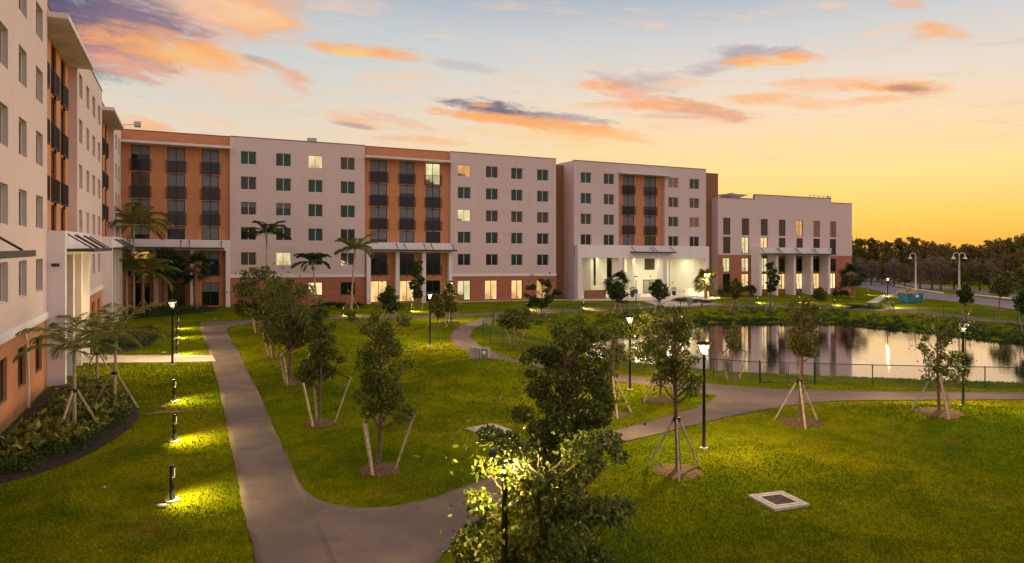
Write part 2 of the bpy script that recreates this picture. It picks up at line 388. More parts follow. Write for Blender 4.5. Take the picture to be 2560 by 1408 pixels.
def grassmat():
    m = bpy.data.materials.new('lawn'); m.use_nodes = True; t = NT(m.node_tree); p = t.n['Principled BSDF']
    o = t.new('ShaderNodeTexCoord').outputs['Object']
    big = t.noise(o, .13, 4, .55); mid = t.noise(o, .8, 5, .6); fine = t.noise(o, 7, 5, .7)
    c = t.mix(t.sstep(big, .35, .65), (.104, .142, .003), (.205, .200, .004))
    c = t.mix(t.m('MULTIPLY', t.sstep(t.noise(o, .33, 5, .65, .6), .46, .62), .55), c, (.052, .088, .004))
    c = t.mix(t.m('MULTIPLY', t.sstep(mid, .45, .7), .5), c, (.068, .100, .005))
    c = t.mix(t.m('MULTIPLY', t.sstep(t.noise(o, .45, 6, .65), .55, .70), .6), c, (.20, .135, .02))
    c = t.mix(t.m('MULTIPLY', t.sstep(fine, .4, .75), .32), c, (.040, .056, .004))
    t.l.new(c, p.inputs['Base Color']); p.inputs['Roughness'].default_value = .9; p.inputs['Specular IOR Level'].default_value = .0
    hh = t.m('ADD', t.m('MULTIPLY', fine, .6), t.m('MULTIPLY', mid, 1.6))
    b = t.new('ShaderNodeBump', {'Strength': .9, 'Distance': .09, 'Height': hh}); t.l.new(b.outputs[0], p.inputs['Normal'])
    return m
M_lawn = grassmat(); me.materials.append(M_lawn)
tag(link('ground', me), kind='structure')

# pond water
def watermat():
    m = bpy.data.materials.new('pond_water'); m.use_nodes = True; t = NT(m.node_tree); t.n.clear()
    o = t.new('ShaderNodeTexCoord').outputs['Object']
    mp = t.new('ShaderNodeMapping', {'Vector': o, 'Scale': (.5, 1.6, 1)}).outputs[0]
    n = t.m('ADD', t.noise(mp, 2.2, 3), t.m('MULTIPLY', t.noise(mp, .5, 2), .6))
    b = t.new('ShaderNodeBump', {'Strength': .09, 'Distance': .06, 'Height': n})
    g = t.new('ShaderNodeBsdfGlossy', {'Color': (1, .90, .93, 1), 'Roughness': .03, 'Normal': b.outputs[0]})
    d = t.new('ShaderNodeBsdfDiffuse', {'Color': (.02, .025, .02, 1)})
    lw = t.new('ShaderNodeLayerWeight', {'Blend': .5})
    f = t.m('MULTIPLY', t.sstep(lw.outputs['Facing'], .35, .92), .93)
    mx = t.new('ShaderNodeMixShader', {0: f, 1: d.outputs[0], 2: g.outputs[0]})
    t.new('ShaderNodeOutputMaterial', {0: mx.outputs[0]}); return m
mb = MB(); cx, cy = 32, 66
big_ = [(cx + (x - cx) * 1.08, cy + (y - cy) * 1.08, WZ) for x, y in POND]
mb.quad(*big_); wo = mb.build('water', watermat()); tag(wo, kind='structure')

# ------------------------------------------------------------------ paths
def resample(pts, n):
    p = np.array([(a[0], a[1]) for a in pts], float); d = np.concatenate([[0], np.cumsum(np.hypot(*np.diff(p, axis=0).T))])
    # smooth (catmull through dense linear + blur)
    s = np.linspace(0, d[-1], n); q = np.stack([np.interp(s, d, p[:, 0]), np.interp(s, d, p[:, 1])], -1)
    for _ in range(6): q[1:-1] = (q[:-2] + 2 * q[1:-1] + q[2:]) / 4
    return q
PATHS = []
def ribbon(name, A, B, m, lift=.03, n=120, na=8, world=False, skirt=True):
    A = resample(A if world else [gp(*p) for p in A], n); B = resample(B if world else [gp(*p) for p in B], n)
    PATHS.append(np.concatenate([A, B[::-1]]))
    mb = MB(); rng = np.random.default_rng(len(name) + n)
    ja = rng.normal(0, .03, n); jb = rng.normal(0, .03, n)
    g = []
    for i in range(n):
        row = []
        for k in range(na + 1):
            f = k / na
            if k == 0: f += ja[i] / 3
            if k == na: f += jb[i] / 3
            x, y = A[i] * (1 - f) + B[i] * f; row.append((x, y))
        g.append(row)
    g = np.array(g); Z = SL * g[..., 0] + ground_e(g[..., 0], g[..., 1]) + lift
    v = np.concatenate([g, Z[..., None]], -1)
    mb.v = [tuple(q) for q in v.reshape(-1, 3)]; W = na + 1
    for i in range(n - 1):
        for k in range(na): a = i * W + k; mb.f.append((a, a + 1, a + W + 1, a + W))
    if skirt:
        for k in (0, na):
            b0 = len(mb.v); mb.v += [(v[i, k, 0], v[i, k, 1], v[i, k, 2] - .12) for i in range(n)]
            for i in range(n - 1): mb.f.append((i * W + k, (i + 1) * W + k, b0 + i + 1, b0 + i))
    return tag(mb.build(name, m, smooth=True), kind='structure')
def asphalt(name, c1, c2, c3):
    m = bpy.data.materials.new(name); m.use_nodes = True; t = NT(m.node_tree); p = t.n['Principled BSDF']
    o = t.new('ShaderNodeTexCoord').outputs['Object']
    c = t.mix(t.sstep(t.noise(o, .3, 5, .6), .4, .62), c1, c2)
    c = t.mix(t.m('MULTIPLY', t.sstep(t.noise(o, 1.4, 6, .7, 1.), .52, .68), .35), c, c3)
    wv_ = t.new('ShaderNodeTexVoronoi', {'Vector': t.new('ShaderNodeMapping', {'Vector': o, 'Scale': (.42, .42, .42)}).outputs[0], 'Scale': 1.0}, feature='DISTANCE_TO_EDGE').outputs['Distance']
    wn = t.m('ADD', wv_, t.m('MULTIPLY', t.m('SUBTRACT', t.noise(o, 3.5, 4), .5), .06))
    c = t.mix(t.m('MULTIPLY', t.m('MULTIPLY', t.m('LESS_THAN', t.m('ABSOLUTE', wn), .004), t.sstep(t.noise(o, .23, 2), .5, .6)), .28), c, tuple(x * .5 for x in c3))
    c = t.mix(t.m('MULTIPLY', t.noise(o, 60, 2), .35), c, tuple(x * .55 for x in c1))
    t.l.new(c, p.inputs['Base Color']); p.inputs['Roughness'].default_value = .88; p.inputs['Specular IOR Level'].default_value = .25
    b = t.new('ShaderNodeBump', {'Strength': .5, 'Distance': .01, 'Height': t.noise(o, 70, 3)}); t.l.new(b.outputs[0], p.inputs['Normal'])
    return m
M_path = asphalt('path_asphalt', (.150, .108, .092), (.215, .155, .125), (.092, .066, .060))
M_road = asphalt('road_asphalt', (.20, .17, .19), (.24, .20, .22), (.15, .13, .15))
M_walk = mat('walk_concrete', (.58, .50, .44), .9, var=.12, vscale=2.5, bump=.3, bscale=40)
ribbon('path', [(640, 803), (560, 806), (515, 808), (500, 817), (506, 838), (520, 870), (545, 960), (570, 1080), (597, 1220), (618, 1310), (640, 1408), (655, 1500)],
       [(660, 808), (600, 813), (573, 818), (566, 826), (577, 848), (602, 892), (645, 980), (690, 1080), (728, 1170), (755, 1230), (800, 1310), (880, 1500)], M_path, .034, 150)
ribbon('path', [(722, 1150), (745, 1205), (775, 1245), (835, 1268), (950, 1275), (1060, 1255), (1200, 1205), (1340, 1150), (1500, 1085), (1650, 1045), (1735, 1022), (1785, 1000), (1800, 972), (1900, 971), (2100, 978), (2560, 982), (2750, 985)],
       [(690, 1620), (760, 1600), (900, 1560), (1000, 1500), (1090, 1405), (1190, 1320), (1330, 1225), (1500, 1120), (1700, 1072), (1900, 1028), (2000, 1012), (2100, 1003), (2560, 1000), (2750, 1000)], M_path, .030, 160)
ribbon('path', [(1300, 791), (1240, 793), (1200, 797), (1150, 814), (1124, 838), (1134, 863), (1190, 886), (1310, 915), (1420, 937), (1500, 948), (1590, 960), (1700, 972), (1790, 990), (1850, 1010)],
       [(1330, 783), (1270, 788), (1225, 803), (1182, 824), (1175, 842), (1198, 864), (1240, 884), (1310, 903), (1420, 922), (1500, 932), (1600, 943), (1700, 953), (1800, 963), (1900, 970)], M_path, .026, 120)
ribbon('path', [(500, 806), (620, 800), (850, 791), (1127, 788), (1300, 778), (1400, 773), (1560, 768), (1640, 763), (1720, 764), (1800, 759), (2100, 767.5), (2180, 770), (2250, 771), (2400, 789), (2560, 806), (2700, 822)],
       [(500, 816), (620, 808), (850, 798), (1127, 795), (1300, 786), (1400, 782), (1560, 775), (1640, 770), (1720, 770), (1800, 765), (2100, 773.5), (2180, 777), (2250, 782), (2400, 796), (2560, 812), (2700, 828)], M_path, .022, 200, 3)
ribbon('walkway', [(190, 889), (350, 889), (530, 889)], [(190, 909), (350, 908), (540, 905)], M_walk, .038, 40)
ribbon('walkway', [(1128, 754.5), (1300, 750.5), (1440, 748)], [(1128, 757), (1300, 753), (1440, 751.5)], M_walk, .04, 40, 2)
ribbon('plaza', [(1436, 749), (1520, 748), (1600, 746), (1700, 744), (1800, 742)], [(1430, 753), (1540, 752), (1605, 753), (1700, 752), (1800, 748)], M_walk, .036, 60, 3)
ribbon('plaza', [(1590, 751), (1620, 757), (1652, 767)], [(1720, 749), (1770, 755), (1800, 761)], M_walk, .030, 40, 6)
ribbon('walkway', [(2215, 736), (2195, 741), (2165, 757)], [(2240, 738), (2215, 744), (2196, 758)], M_walk, .036, 30, 3)
ribbon('road', [(2080, 700), (2200, 707), (2260, 720), (2330, 731), (2420, 741), (2560, 757), (2800, 785)],
       [(2080, 716), (2150, 717), (2250, 741), (2330, 749), (2400, 755), (2560, 777), (2800, 812)], M_road, .03, 60, 5)
ribbon('road', [(2080, 690), (2200, 697), (2300, 710), (2420, 722), (2560, 738), (2800, 762)],
       [(2080, 698), (2230, 706), (2300, 721), (2420, 732), (2560, 747), (2800, 772)], M_road, .03, 60, 5)
for A, B in (([(2230, 711), (2290, 723), (2360, 733)], [(2230, 713.5), (2290, 726), (2360, 736)]), ([(2430, 737), (2500, 744), (2620, 757)], [(2430, 739.5), (2500, 747), (2620, 760)])):
    k = ribbon('kerb', A, B, M_walk, .15, 30, 2)
# ------------------------------------------------------------------ buildings
TH = math.atan2(U[1], U[0])
class Bld:
    """frame: x along the facade, y into the building, z up; xo = where this building's own origin sits on the facade line"""
    def __init__(s, name, label, left=False, xo=0):
        s.left, s.xo = left, xo
        d = V if left else U
        x, y = CX0 + d[0] * xo, CY0 + d[1] * xo
        s.sh = (SL * V[0], -SL * U[0]) if left else (SL * U[0], SL * V[0])
        s.r = thing(name, label, 'building', (x, y, SL * x), TH + (R(90) if left else 0))
    def add(s, name, mb, m, label=None, parent=None):
        mb.v = [(x - s.xo, y, z) for x, y, z in mb.v]
        return mb.build(name, m, parent or s.r, s.sh, label=label)
    def put(s, name, me, x, y, z, parent=None, label=None):
        x -= s.xo
        return link(name, me, parent or s.r, label, (x, y, z + s.sh[0] * x + s.sh[1] * y))
def wall(mb, x0, x1, z0, z1, y, holes, dep=.30):
    X = sorted({x0, x1, *[h[0] for h in holes], *[h[1] for h in holes]}); Z = sorted({z0, z1, *[h[2] for h in holes], *[h[3] for h in holes]})
    X = [a for a in X if x0 <= a <= x1]; Z = [a for a in Z if z0 <= a <= z1]
    for a, b in zip(X, X[1:]):
        for c, d in zip(Z, Z[1:]):
            mx, mz = (a + b) / 2, (c + d) / 2
            if any(h[0] < mx < h[1] and h[2] < mz < h[3] for h in holes): continue
            mb.quad((a, y, c), (b, y, c), (b, y, d), (a, y, d))
    for a, b, c, d in holes:
        c, d = max(c, z0), min(d, z1)
        if d <= c: continue
        y2 = y + dep
        mb.quad((a, y, c), (a, y, d), (a, y2, d), (a, y2, c)); mb.quad((b, y, d), (b, y, c), (b, y2, c), (b, y2, d))
        mb.quad((a, y, d), (b, y, d), (b, y2, d), (a, y2, d)); mb.quad((b, y, c), (a, y, c), (a, y2, c), (b, y2, c))
    return mb
_wc = {}
def win_mesh(w, h, style):
    k = ('w', round(w, 2), round(h, 2), style)
    if k not in _wc:
        mb = MB(); f = .05 if style == 'W' else .07
        mb.box(-w / 2, w / 2, 0, .07, 0, f); mb.box(-w / 2, w / 2, 0, .07, h - f, h)
        mb.box(-w / 2, -w / 2 + f, 0, .07, f, h - f); mb.box(w / 2 - f, w / 2, 0, .07, f, h - f)
        mb.box(-.035, .035, 0, .07, f, h - f)
        if style == 'H': mb.box(-w / 2 + f, -.035, .01, .06, h * .5 - .03, h * .5 + .03); mb.box(.035, w / 2 - f, .01, .06, h * .5 - .03, h * .5 + .03)
        if style == 'W': mb.box(-w / 2 - .0, w / 2 + .0, -.12, -.002, -.001, .035)
        _wc[k] = mb.mesh('window_frame', M_frameW if style == 'W' else M_frameD)
    return _wc[k]
def pane_mesh(w, h, z0, z1, m, y=.035):
    k = ('p', round(w, 2), round(h, 2), z0, z1, m.name)
    if k not in _wc:
        _wc[k] = MB().quad((-w / 2, y, h * z0), (w / 2, y, h * z0), (w / 2, y, h * z1), (-w / 2, y, h * z1)).mesh('pane', m)
    return _wc[k]
def room_mesh(w, h, m, dep=1.3):
    k = ('r', round(w, 2), round(h, 2), m.name)
    if k not in _wc:
        a, b, y0, y1, z0, z1 = -w / 2 - .35, w / 2 + .35, .10, dep, -.02, h + .05
        mb = MB(); mb.quad((a, y1, z0), (b, y1, z0), (b, y1, z1), (a, y1, z1)); mb.quad((a, y0, z0), (a, y1, z0), (a, y1, z1), (a, y0, z1)); mb.quad((b, y1, z0), (b, y0, z0), (b, y0, z1), (b, y1, z1))
        mb.quad((a, y0, z1), (a, y1, z1), (b, y1, z1), (b, y0, z1)); mb.quad((a, y1, z0), (a, y0, z0), (b, y0, z0), (b, y1, z0))
        _wc[k] = mb.mesh('lit_room', m)
    return _wc[k]
rw = random.Random(5)
def window(B, xa, xb, za, zb, y, glass, style='W', name='window', furn=True):
    w, h = xb - xa, zb - za
    lit = glass in L
    o = B.put(name, win_mesh(w, h, style), (xa + xb) / 2, y, za, label=('lit ' + name.replace('_', ' ') if lit else None))
    if lit:
        link('pane', pane_mesh(w, h, 0, 1, M_clear), o); link('lit_room', room_mesh(w, h, L[glass]), o)
        if furn:
            mb = MB(); q = rw.random()
            x = -w * .3 + q * w * .35; hh = .35 + .35 * rw.random()
            mb.box(x, x + .55 + .3 * q, .8, 1.15, 0, hh * min(1, h * .45)); mb.box(x - .35, x + .1, .9, 1.1, 0, min(h * .32, .75)); mb.box(-w / 2, -w / 2 + .12 + .15 * q, .85, 1.1, 0, h * .9)
            if h > 2: mb.box(x + .1, x + .16, .7, .76, 0, .95); mb.box(x + .5, x + .56, .7, .76, 0, .95)
            mb.build('furniture', M_furn if q < .6 else M_furn2, o)
    elif '+' in glass:                    # blind drawn part of the way
        g, frac = glass.split('+'); f = 1 - float(frac)
        link('pane', pane_mesh(w, h, 0, f, G[g]), o); link('blind', pane_mesh(w, h, f, 1, M_blind, .033), o)
    else: link('pane', pane_mesh(w, h, 0, 1, G[glass]), o)
    return o
def rail_mesh(w, h=1.35):
    k = ('rail', round(w, 2), h)
    if k not in _wc:
        mb = MB(); d = .13
        mb.box(-w / 2, w / 2, -d - .04, -d, h - .05, h); mb.box(-w / 2, w / 2, -d - .04, -d, 0, .07)
        n = int(w / .105)
        for i in range(n + 1): x = -w / 2 + .02 + (w - .04) * i / n; mb.box(x - .014, x + .014, -d - .032, -d - .008, .07, h - .05)
        for sx_ in (-1, 1):
            x = sx_ * (w / 2 - .02); mb.box(x - .02, x + .02, -d, 0, h - .05, h); mb.box(x - .02, x + .02, -d, 0, 0, .05)
            for j in (1,): mb.box(x - .012, x + .012, -d + j * .06 - .012, -d + j * .07 + .012, .05, h - .05)
        mb.box(-.04, .04, -d, 0, -.22, -.001)
        _wc[k] = mb.mesh('balcony_railing', M_rail)
    return _wc[k]
ROOF, BT, BB = 20.65, 3.87, 3.5
FL = [17.38, 14.28, 11.19, 8.10, 5.02]    # sill heights, top storey first
WH = 1.6
def pink_block(B, x0, x1, cols, glasses, ground=None, gh=(1.2, 2.86), depth=18, nrow=5, roof=ROOF, y=0, sides=True):
    holes = [(a, b, z, z + WH) for a, b in cols for z in FL[:nrow]]
    mb = MB(); zb = BT if nrow == 5 else 0
    wall(mb, x0, x1, BT if ground is not None else FL[nrow - 1] - 1.6, roof, y, holes)
    if sides:
        zz = BT if ground is not None else -.3
        mb.quad((x0, y + depth, zz), (x0, y, zz), (x0, y, roof), (x0, y + depth, roof)); mb.quad((x1, y, zz), (x1, y + depth, zz), (x1, y + depth, roof), (x1, y, roof))
    mb.quad((x0, y + .3, roof - .6), (x1, y + .3, roof - .6), (x1, y + depth, roof - .6), (x0, y + depth, roof - .6))
    mb.quad((x1, y + .3, roof), (x0, y + .3, roof), (x0, y + .3, roof - .6), (x1, y + .3, roof - .6))
    B.add('wall', mb, M_pink, 'pale pink stucco wall')
    B.add('roof_edge', MB().box(x0 - .03, x1 + .03, y - .05, y + .33, roof, roof + .08), M_cap)
    for c, (a, b) in enumerate(cols):
        for r in range(nrow): window(B, a, b, FL[r], FL[r] + WH, y + .2, glasses[r][c])
    if ground is not None:
        hs = [(a, b, gh[0], gh[1]) for (a, b), g in zip(ground[0], ground[1])]
        mb = wall(MB(), x0, x1, -.5, BB, y + .03, hs)
        if sides:
            mb.quad((x0 + .02, y + depth, -.5), (x0 + .02, y + .03, -.5), (x0 + .02, y + .03, BB), (x0 + .02, y + depth, BB)); mb.quad((x1 - .02, y + .03, -.5), (x1 - .02, y + depth, -.5), (x1 - .02, y + depth, BB), (x1 - .02, y + .03, BB))
        B.add('brick_base', mb, M_red if not B.left else M_orange)
        B.add('trim_band', MB().box(x0 - .04, x1 + .04, y - .06, y + .25, BB, BT), M_white)
        for (a, b), g in zip(ground[0], ground[1]): window(B, a, b, gh[0], gh[1], y + .16, g, 'D')
def orange_bay(B, x0, x1, cols, gl, y=.5, rows=4, full=True, slab=True, slab_ext=(0, 0), rail=True, out=1.0, glow=('dark', 'dark', 'dark'), gl2=('dark', 'dark', 'dark')):
    tops = [18.95, 15.85, 12.75, 9.62]
    H = [(a, b, t - 2.9, t) for a, b in cols for t in tops[:4]]
    lo = -.5 if full else 7.9
    if full: H += [(a, b, 3.78, 6.62) for a, b in cols] + [(a, b, .12, 2.95) for a, b in cols]
    B.add('brick_wall', wall(MB(), x0, x1, lo, ROOF - (.0 if full else 1.2), y, H, .15), M_orange)
    if full:
        B.add('roof_edge', MB().box(x0, x1, y - .04, y + .3, ROOF, ROOF + .08), M_cap)
        B.add('roof', MB().box(x0 + .05, x1 - .05, y + .35, 17.5, ROOF - .7, ROOF - .4), M_roof)
    if slab: B.add('roof_overhang', MB().box(x0 + slab_ext[0], x1 + slab_ext[1], -out, y + .02, 19.06, 19.34), M_slab)
    for c, (a, b) in enumerate(cols):
        for r, tp in enumerate(tops):
            window(B, a, b, tp - 2.9, tp, y + .1, gl[r][c], 'D', 'balcony_door')
            if r < 3: B.put('balcony_railing', rail_mesh(b - a + .36), (a + b) / 2, y, tp - 2.98)
        if full:
            window(B, a, b, 3.78, 6.62, y + .1, gl2[c], 'D', 'balcony_door'); B.put('balcony_railing', rail_mesh(b - a + .36), (a + b) / 2, y, 3.7)
            window(B, a, b, .12, 2.95, y + .1, glow[c], 'D', 'patio_door')
def porch(B, x0, x1, cols, off, awn, zt=8.05, zb=6.8, mid=.5, rods=None, cw=.5, cd=.75, m=None, rlen=1.15):
    m = m or M_white
    B.add('porch_beam', MB().box(x0, x1, -off, mid - .02, zb, zt), m)
    for c in cols: B.add('column', MB().box(c, c + cw, -off + .003, -off + cd, -.4, zb - .002), m)
    a0, a1 = awn; za = zb + .15
    mb = MB(); mb.box(a0, a1, -off - rlen, -off - rlen + .08, za, za + .2); mb.box(a0, a1, -off - .08, -off - .003, za, za + .16)
    n = max(2, int((a1 - a0) / .45))
    for i in range(n + 1): x = a0 + .04 + (a1 - a0 - .08) * i / n; mb.box(x - .03, x + .03, -off - rlen + .08, -off - .08, za + .02, za + .13)
    mb.box(a0 + .07, a1 - .07, -off - rlen + .085, -off - .085, za + .132, za + .15)
    o = B.add('awning', mb, M_steel)
    for x in (rods or []):
        mb = MB().bar((x, -off - .004, zt - .18), (x, -off - rlen + .15, za + .2), .07); mb.box(x - .08, x + .08, -off - .03, -off - .004, zt - .26, zt - .1)
        B.add('tie_rod', mb, M_steel)

GR = ['green', 'teal', 'green', 'dark', 'green', 'olive', 'grey']
def sh(cols, x): return [(a + x, b + x) for a, b in cols]
# --- middle wing
B = Bld('residence_hall', 'long six storey pink and orange residence hall across the back of the lawn')
oc = [(.96, 2.88), (4.75, 6.65), (8.48, 10.4)]
bl = 'grey+0.55'
orange_bay(B, -.45, 11.6, oc, [['dark+0.35', 'grey+0.55', 'grey+0.5'], ['brown', 'grey+0.5', 'grey+0.45'], ['dark+0.3', 'grey+0.45', 'grey+0.4'], ['dark+0.35', 'dark+0.1', 'grey+0.5']],
           slab_ext=(0, .0), glow=('dark', 'olive', 'dark+0.4'), gl2=('amber', 'dark', 'dark+0.3'))
porch(B, -.4, 11.6, [3.3, 7.2, 11.1], .6, (-.3, 10.9), rods=(.9, 6.2, 7.1, 10.6))
wc = [(1.23, 3.03), (5.34, 7.16), (9.26, 11.05), (13.33, 15.18)]
pink_block(B, 11.6, 28.05, sh(wc, 11.6), [['green', 'green', 'pale', 'olive'], ['grey', 'green', 'green', 'green'], ['grey+0.4', 'teal+0.4', 'green', 'green'], ['dark', 'dark', 'green', 'dark'], ['olive', 'pale', 'dark', 'dark']],
           (sh(wc, 11.6), ['dark+0.3', 'dark', 'cream', 'dark']))
oc2 = sh([(.85, 3.1), (4.8, 6.85), (8.45, 10.55)], 28.05)
orange_bay(B, 28.05, 39.93, oc2, [['grey+0.5', 'grey+0.6', 'pale'], ['grey+0.5', 'grey+0.4', 'grey+0.5'], ['grey+0.5', 'grey+0.45', 'grey+0.4'], ['grey+0.4', 'grey+0.5', 'dark']],
           slab_ext=(.0, .0), glow=('warm', 'warm', 'dark'))
porch(B, 28.15, 39.95, [28.2, 32.05, 35.7, 39.45], .6, (28.5, 40.3), rods=(32.1, 33.2, 35.9, 36.9, 39.9))
wc2 = [(1.05, 2.95), (5.25, 7.1), (9.15, 10.95), (13.28, 15.15)]
pink_block(B, 39.93, 56.3, sh(wc2, 39.93), [['amber', 'grey', 'green', 'green'], ['teal', 'green', 'teal', 'green'], ['pale', 'olive', 'olive', 'olive'], ['green', 'green', 'green', 'dark'], ['dark', 'dark', 'green', 'dark']],
           (sh([(1.0, 2.95), (5.1, 7.0), (9.2, 10.95), (13.2, 15.2)], 39.93), ['pale', 'warm', 'warm', 'amber']), gh=(.2, 2.92))
B.add('roof_unit', MB().box(21.0, 22.1, 1.2, 2.0, 20.65, 21.35), M_grey)
for x in (12.0, 27.4, 47.9, 48.7):      # soffit vents beside the windows
    for z in FL: B.add('wall_vent', MB().box(x, x + .32, -.05, -.003, z + 1.25, z + 1.6), M_pink)
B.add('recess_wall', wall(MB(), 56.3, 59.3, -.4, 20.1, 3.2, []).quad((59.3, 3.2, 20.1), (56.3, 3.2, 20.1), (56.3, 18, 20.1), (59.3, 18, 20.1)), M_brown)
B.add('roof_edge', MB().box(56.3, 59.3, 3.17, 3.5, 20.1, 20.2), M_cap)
B.add('floodlight', MB().box(52.2, 52.6, -.25, -.07, 3.55, 3.85), M_grey)

def amid(px, off=0):
    r = (px - 1280) / F; xx = CX0 + off * -V[0]; yy = CY0 - off * V[1]
    return (r * yy - xx) / (U[0] - U[1] * r)
def zmid(px, py, off=0):
    A = amid(px, off); Y = CY0 + A * U[1] - off * V[1]
    return (HZ(px) - py) / F * Y + CH
# --- entrance block with the open portico
B = Bld('entrance_hall', 'six storey pink block standing over the open lit portico', xo=59.32)
x0, x1 = 59.32, 83.9; ob = (67.15, 75.75)
wc3 = [(60.48, 62.3), (64.5, 66.35)]; wc4 = [(76.45, 78.4), (80.6, 82.55)]
gl = [['teal', 'teal'], ['teal', 'olive'], ['olive', 'olive'], ['dark', 'dark']]; gl_ = [['tan', 'grey'], ['olive', 'brown'], ['olive', 'tan'], ['dark', 'dark']]
holes = [(a, b, z, z + WH) for a, b in wc3 + wc4 for z in FL[:4]]
mb = wall(MB(), x0, ob[0], 8.0, ROOF, 0, holes[:8]); wall(mb, ob[1], x1, 8.0, ROOF, 0, holes[8:]); wall(mb, ob[0], ob[1], 19.3, ROOF, 0, [])
for X, s_ in ((ob[0], 1), (ob[1], -1)):
    mb.quad((X, 0, 8), (X, .5, 8), (X, .5, 19.3), (X, 0, 19.3))
mb.quad((x0, 17, -.4), (x0, 0, -.4), (x0, 0, ROOF), (x0, 17, ROOF)); mb.quad((x1, 0, 8.02), (x1, 17, 8.02), (x1, 17, ROOF), (x1, 0, ROOF))
mb.quad((x0, .3, ROOF - .6), (x1, .3, ROOF - .6), (x1, 17, ROOF - .6), (x0, 17, ROOF - .6)); mb.quad((x0, 17, ROOF), (x1, 17, ROOF), (x1, 17, 6.3), (x0, 17, 6.3))
B.add('wall', mb, M_pink); B.add('roof_edge', MB().box(x0 - .03, x1 + .03, -.05, .33, ROOF, ROOF + .08), M_cap)
for c, (a, b) in enumerate(wc3 + wc4):
    for r in range(4): window(B, a, b, FL[r], FL[r] + WH, .15, (gl[r] + gl_[r])[c])
orange_bay(B, ob[0], ob[1], [(68.2, 70.3), (72.25, 74.4)], [['grey+0.5', 'grey+0.75'], ['grey+0.6', 'grey+0.7'], ['brown+0.5', 'brown+0.5'], ['grey+0.5', 'olive']], full=False, slab_ext=(.05, .7), out=1.0)
pz = 6.2; po = 1.0
# portico frame, its piers and the room behind
mb = MB().box(x0 + .1, 83.7, -po, -.003, pz, 8.12)
B.add('portico_beam', mb, M_white)
B.add('portico_ceiling', MB().box(x0 + .1, 83.7, .0, 16.9, pz + .05, pz + .3), M_cream)
B.add('portico_floor', MB().box(x0 + .3, 83.6, -po + .1, 17, -.4, .1), M_walk)
for a, b in ((x0 + .1, x0 + .75), (66.55, 67.25), (74.75, 75.4), (83.05, 83.7)): B.add('column', MB().box(a, b, -po + .003, .6, -.4, pz - .002), M_white)
for a, b, ya, yb in [(amid(p, -yy), amid(q, -yy), yy, yy + dd) for p, q, yy, dd in ((1477, 1484, 5, 2.6), (1505, 1517, 9.5, 2), (1581, 1587, 3, 1.6))]: B.add('pier', MB().box(a, b, ya, yb, .1, pz + .045), M_cream)
B.add('brick_planter', MB().quad((60.3, 2.2, .1), (61.9, 2.2, .1), (61.7, 2.2, 2.1), (60.3, 2.2, 2.6)).quad((61.9, 2.2, .1), (61.9, 3.1, .1), (61.7, 3.1, 2.1), (61.7, 2.2, 2.1)), M_brown)
B.add('brick_wall_low', MB().box(60.9, 64.3, -.9, -.3, .1, 1.35), M_brown)
# back walls with gaps through which the trees behind show
mb = MB()
for a, b in ((1458, 1484), (1501, 1516), (1533, 1551)): mb.box(amid(a, -15.8), amid(b, -15.8), 15.8, 16.3, .1, pz + .04)
wx0 = amid(1561, -8); mb.box(wx0, 83.6, 8.0, 8.3, .1, pz + .04); mb.box(83.45, 83.68, .6, 8, .1, pz + .04)
B.add('portico_wall', mb, M_cream)
for q_ in ((66.4, 68.8, 6.5, 6.8, .1, 1.6), (75.6, 77.6, .8, 1.1, .1, 1.5), (79.3, 83.4, 1.6, 1.9, .1, 1.25), (63.6, 66.0, 11.5, 11.8, .1, 2.3)): B.add('low_wall', MB().box(*q_), M_cream)
window(B, 77.5, 79.5, 4.1, 6.0, 7.93, 'brown', 'H', 'interior_window'); window(B, 77.2, 79.8, .15, 2.4, 7.93, 'warm', 'D', 'interior_door', furn=False)
B.add('downspout', MB().tube([(75.2, 7.9, .1), (75.2, 7.9, 6.2)], .06).tube([(82.6, 7.9, .1), (82.6, 7.9, 6.2)], .06), M_grey)
for (x, y) in ((64, 3), (67.5, 6), (73.4, 2.0), (73.6, 4.8), (77.5, 3), (81, 4.5), (69, 12.5), (64, 12.5)):
    lt = B.add('ceiling_light', MB().lathe([(.16, 0), (.16, .05)], 12, (x, y, pz - .001)), M_glow2)
    ld = bpy.data.lights.new('ceiling_bulb', 'AREA'); ld.shape = 'DISK'; ld.size = 3.4; ld.energy = 160; ld.color = (1, .94, .62)
    lo_ = B.put('ceiling_bulb', ld, x, y, pz - .08)
# awning on the portico beam
mb = MB().box(68.6, 76.4, -po - 1.2, -po - .003, 7.0, 7.18); B.add('awning', mb, M_steel)
for x in (68.8, 72.2, 72.8, 76.1): B.add('tie_rod', MB().bar((x, -po - .004, 7.95), (x + .05, -po - 1.05, 7.18), .07), M_steel)
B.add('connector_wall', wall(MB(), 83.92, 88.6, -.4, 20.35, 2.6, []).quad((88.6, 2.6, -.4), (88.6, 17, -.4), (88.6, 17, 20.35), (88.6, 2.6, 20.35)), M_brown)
B.add('roof_edge', MB().box(83.92, 88.63, 2.55, 2.9, 20.35, 20.45), M_cap)

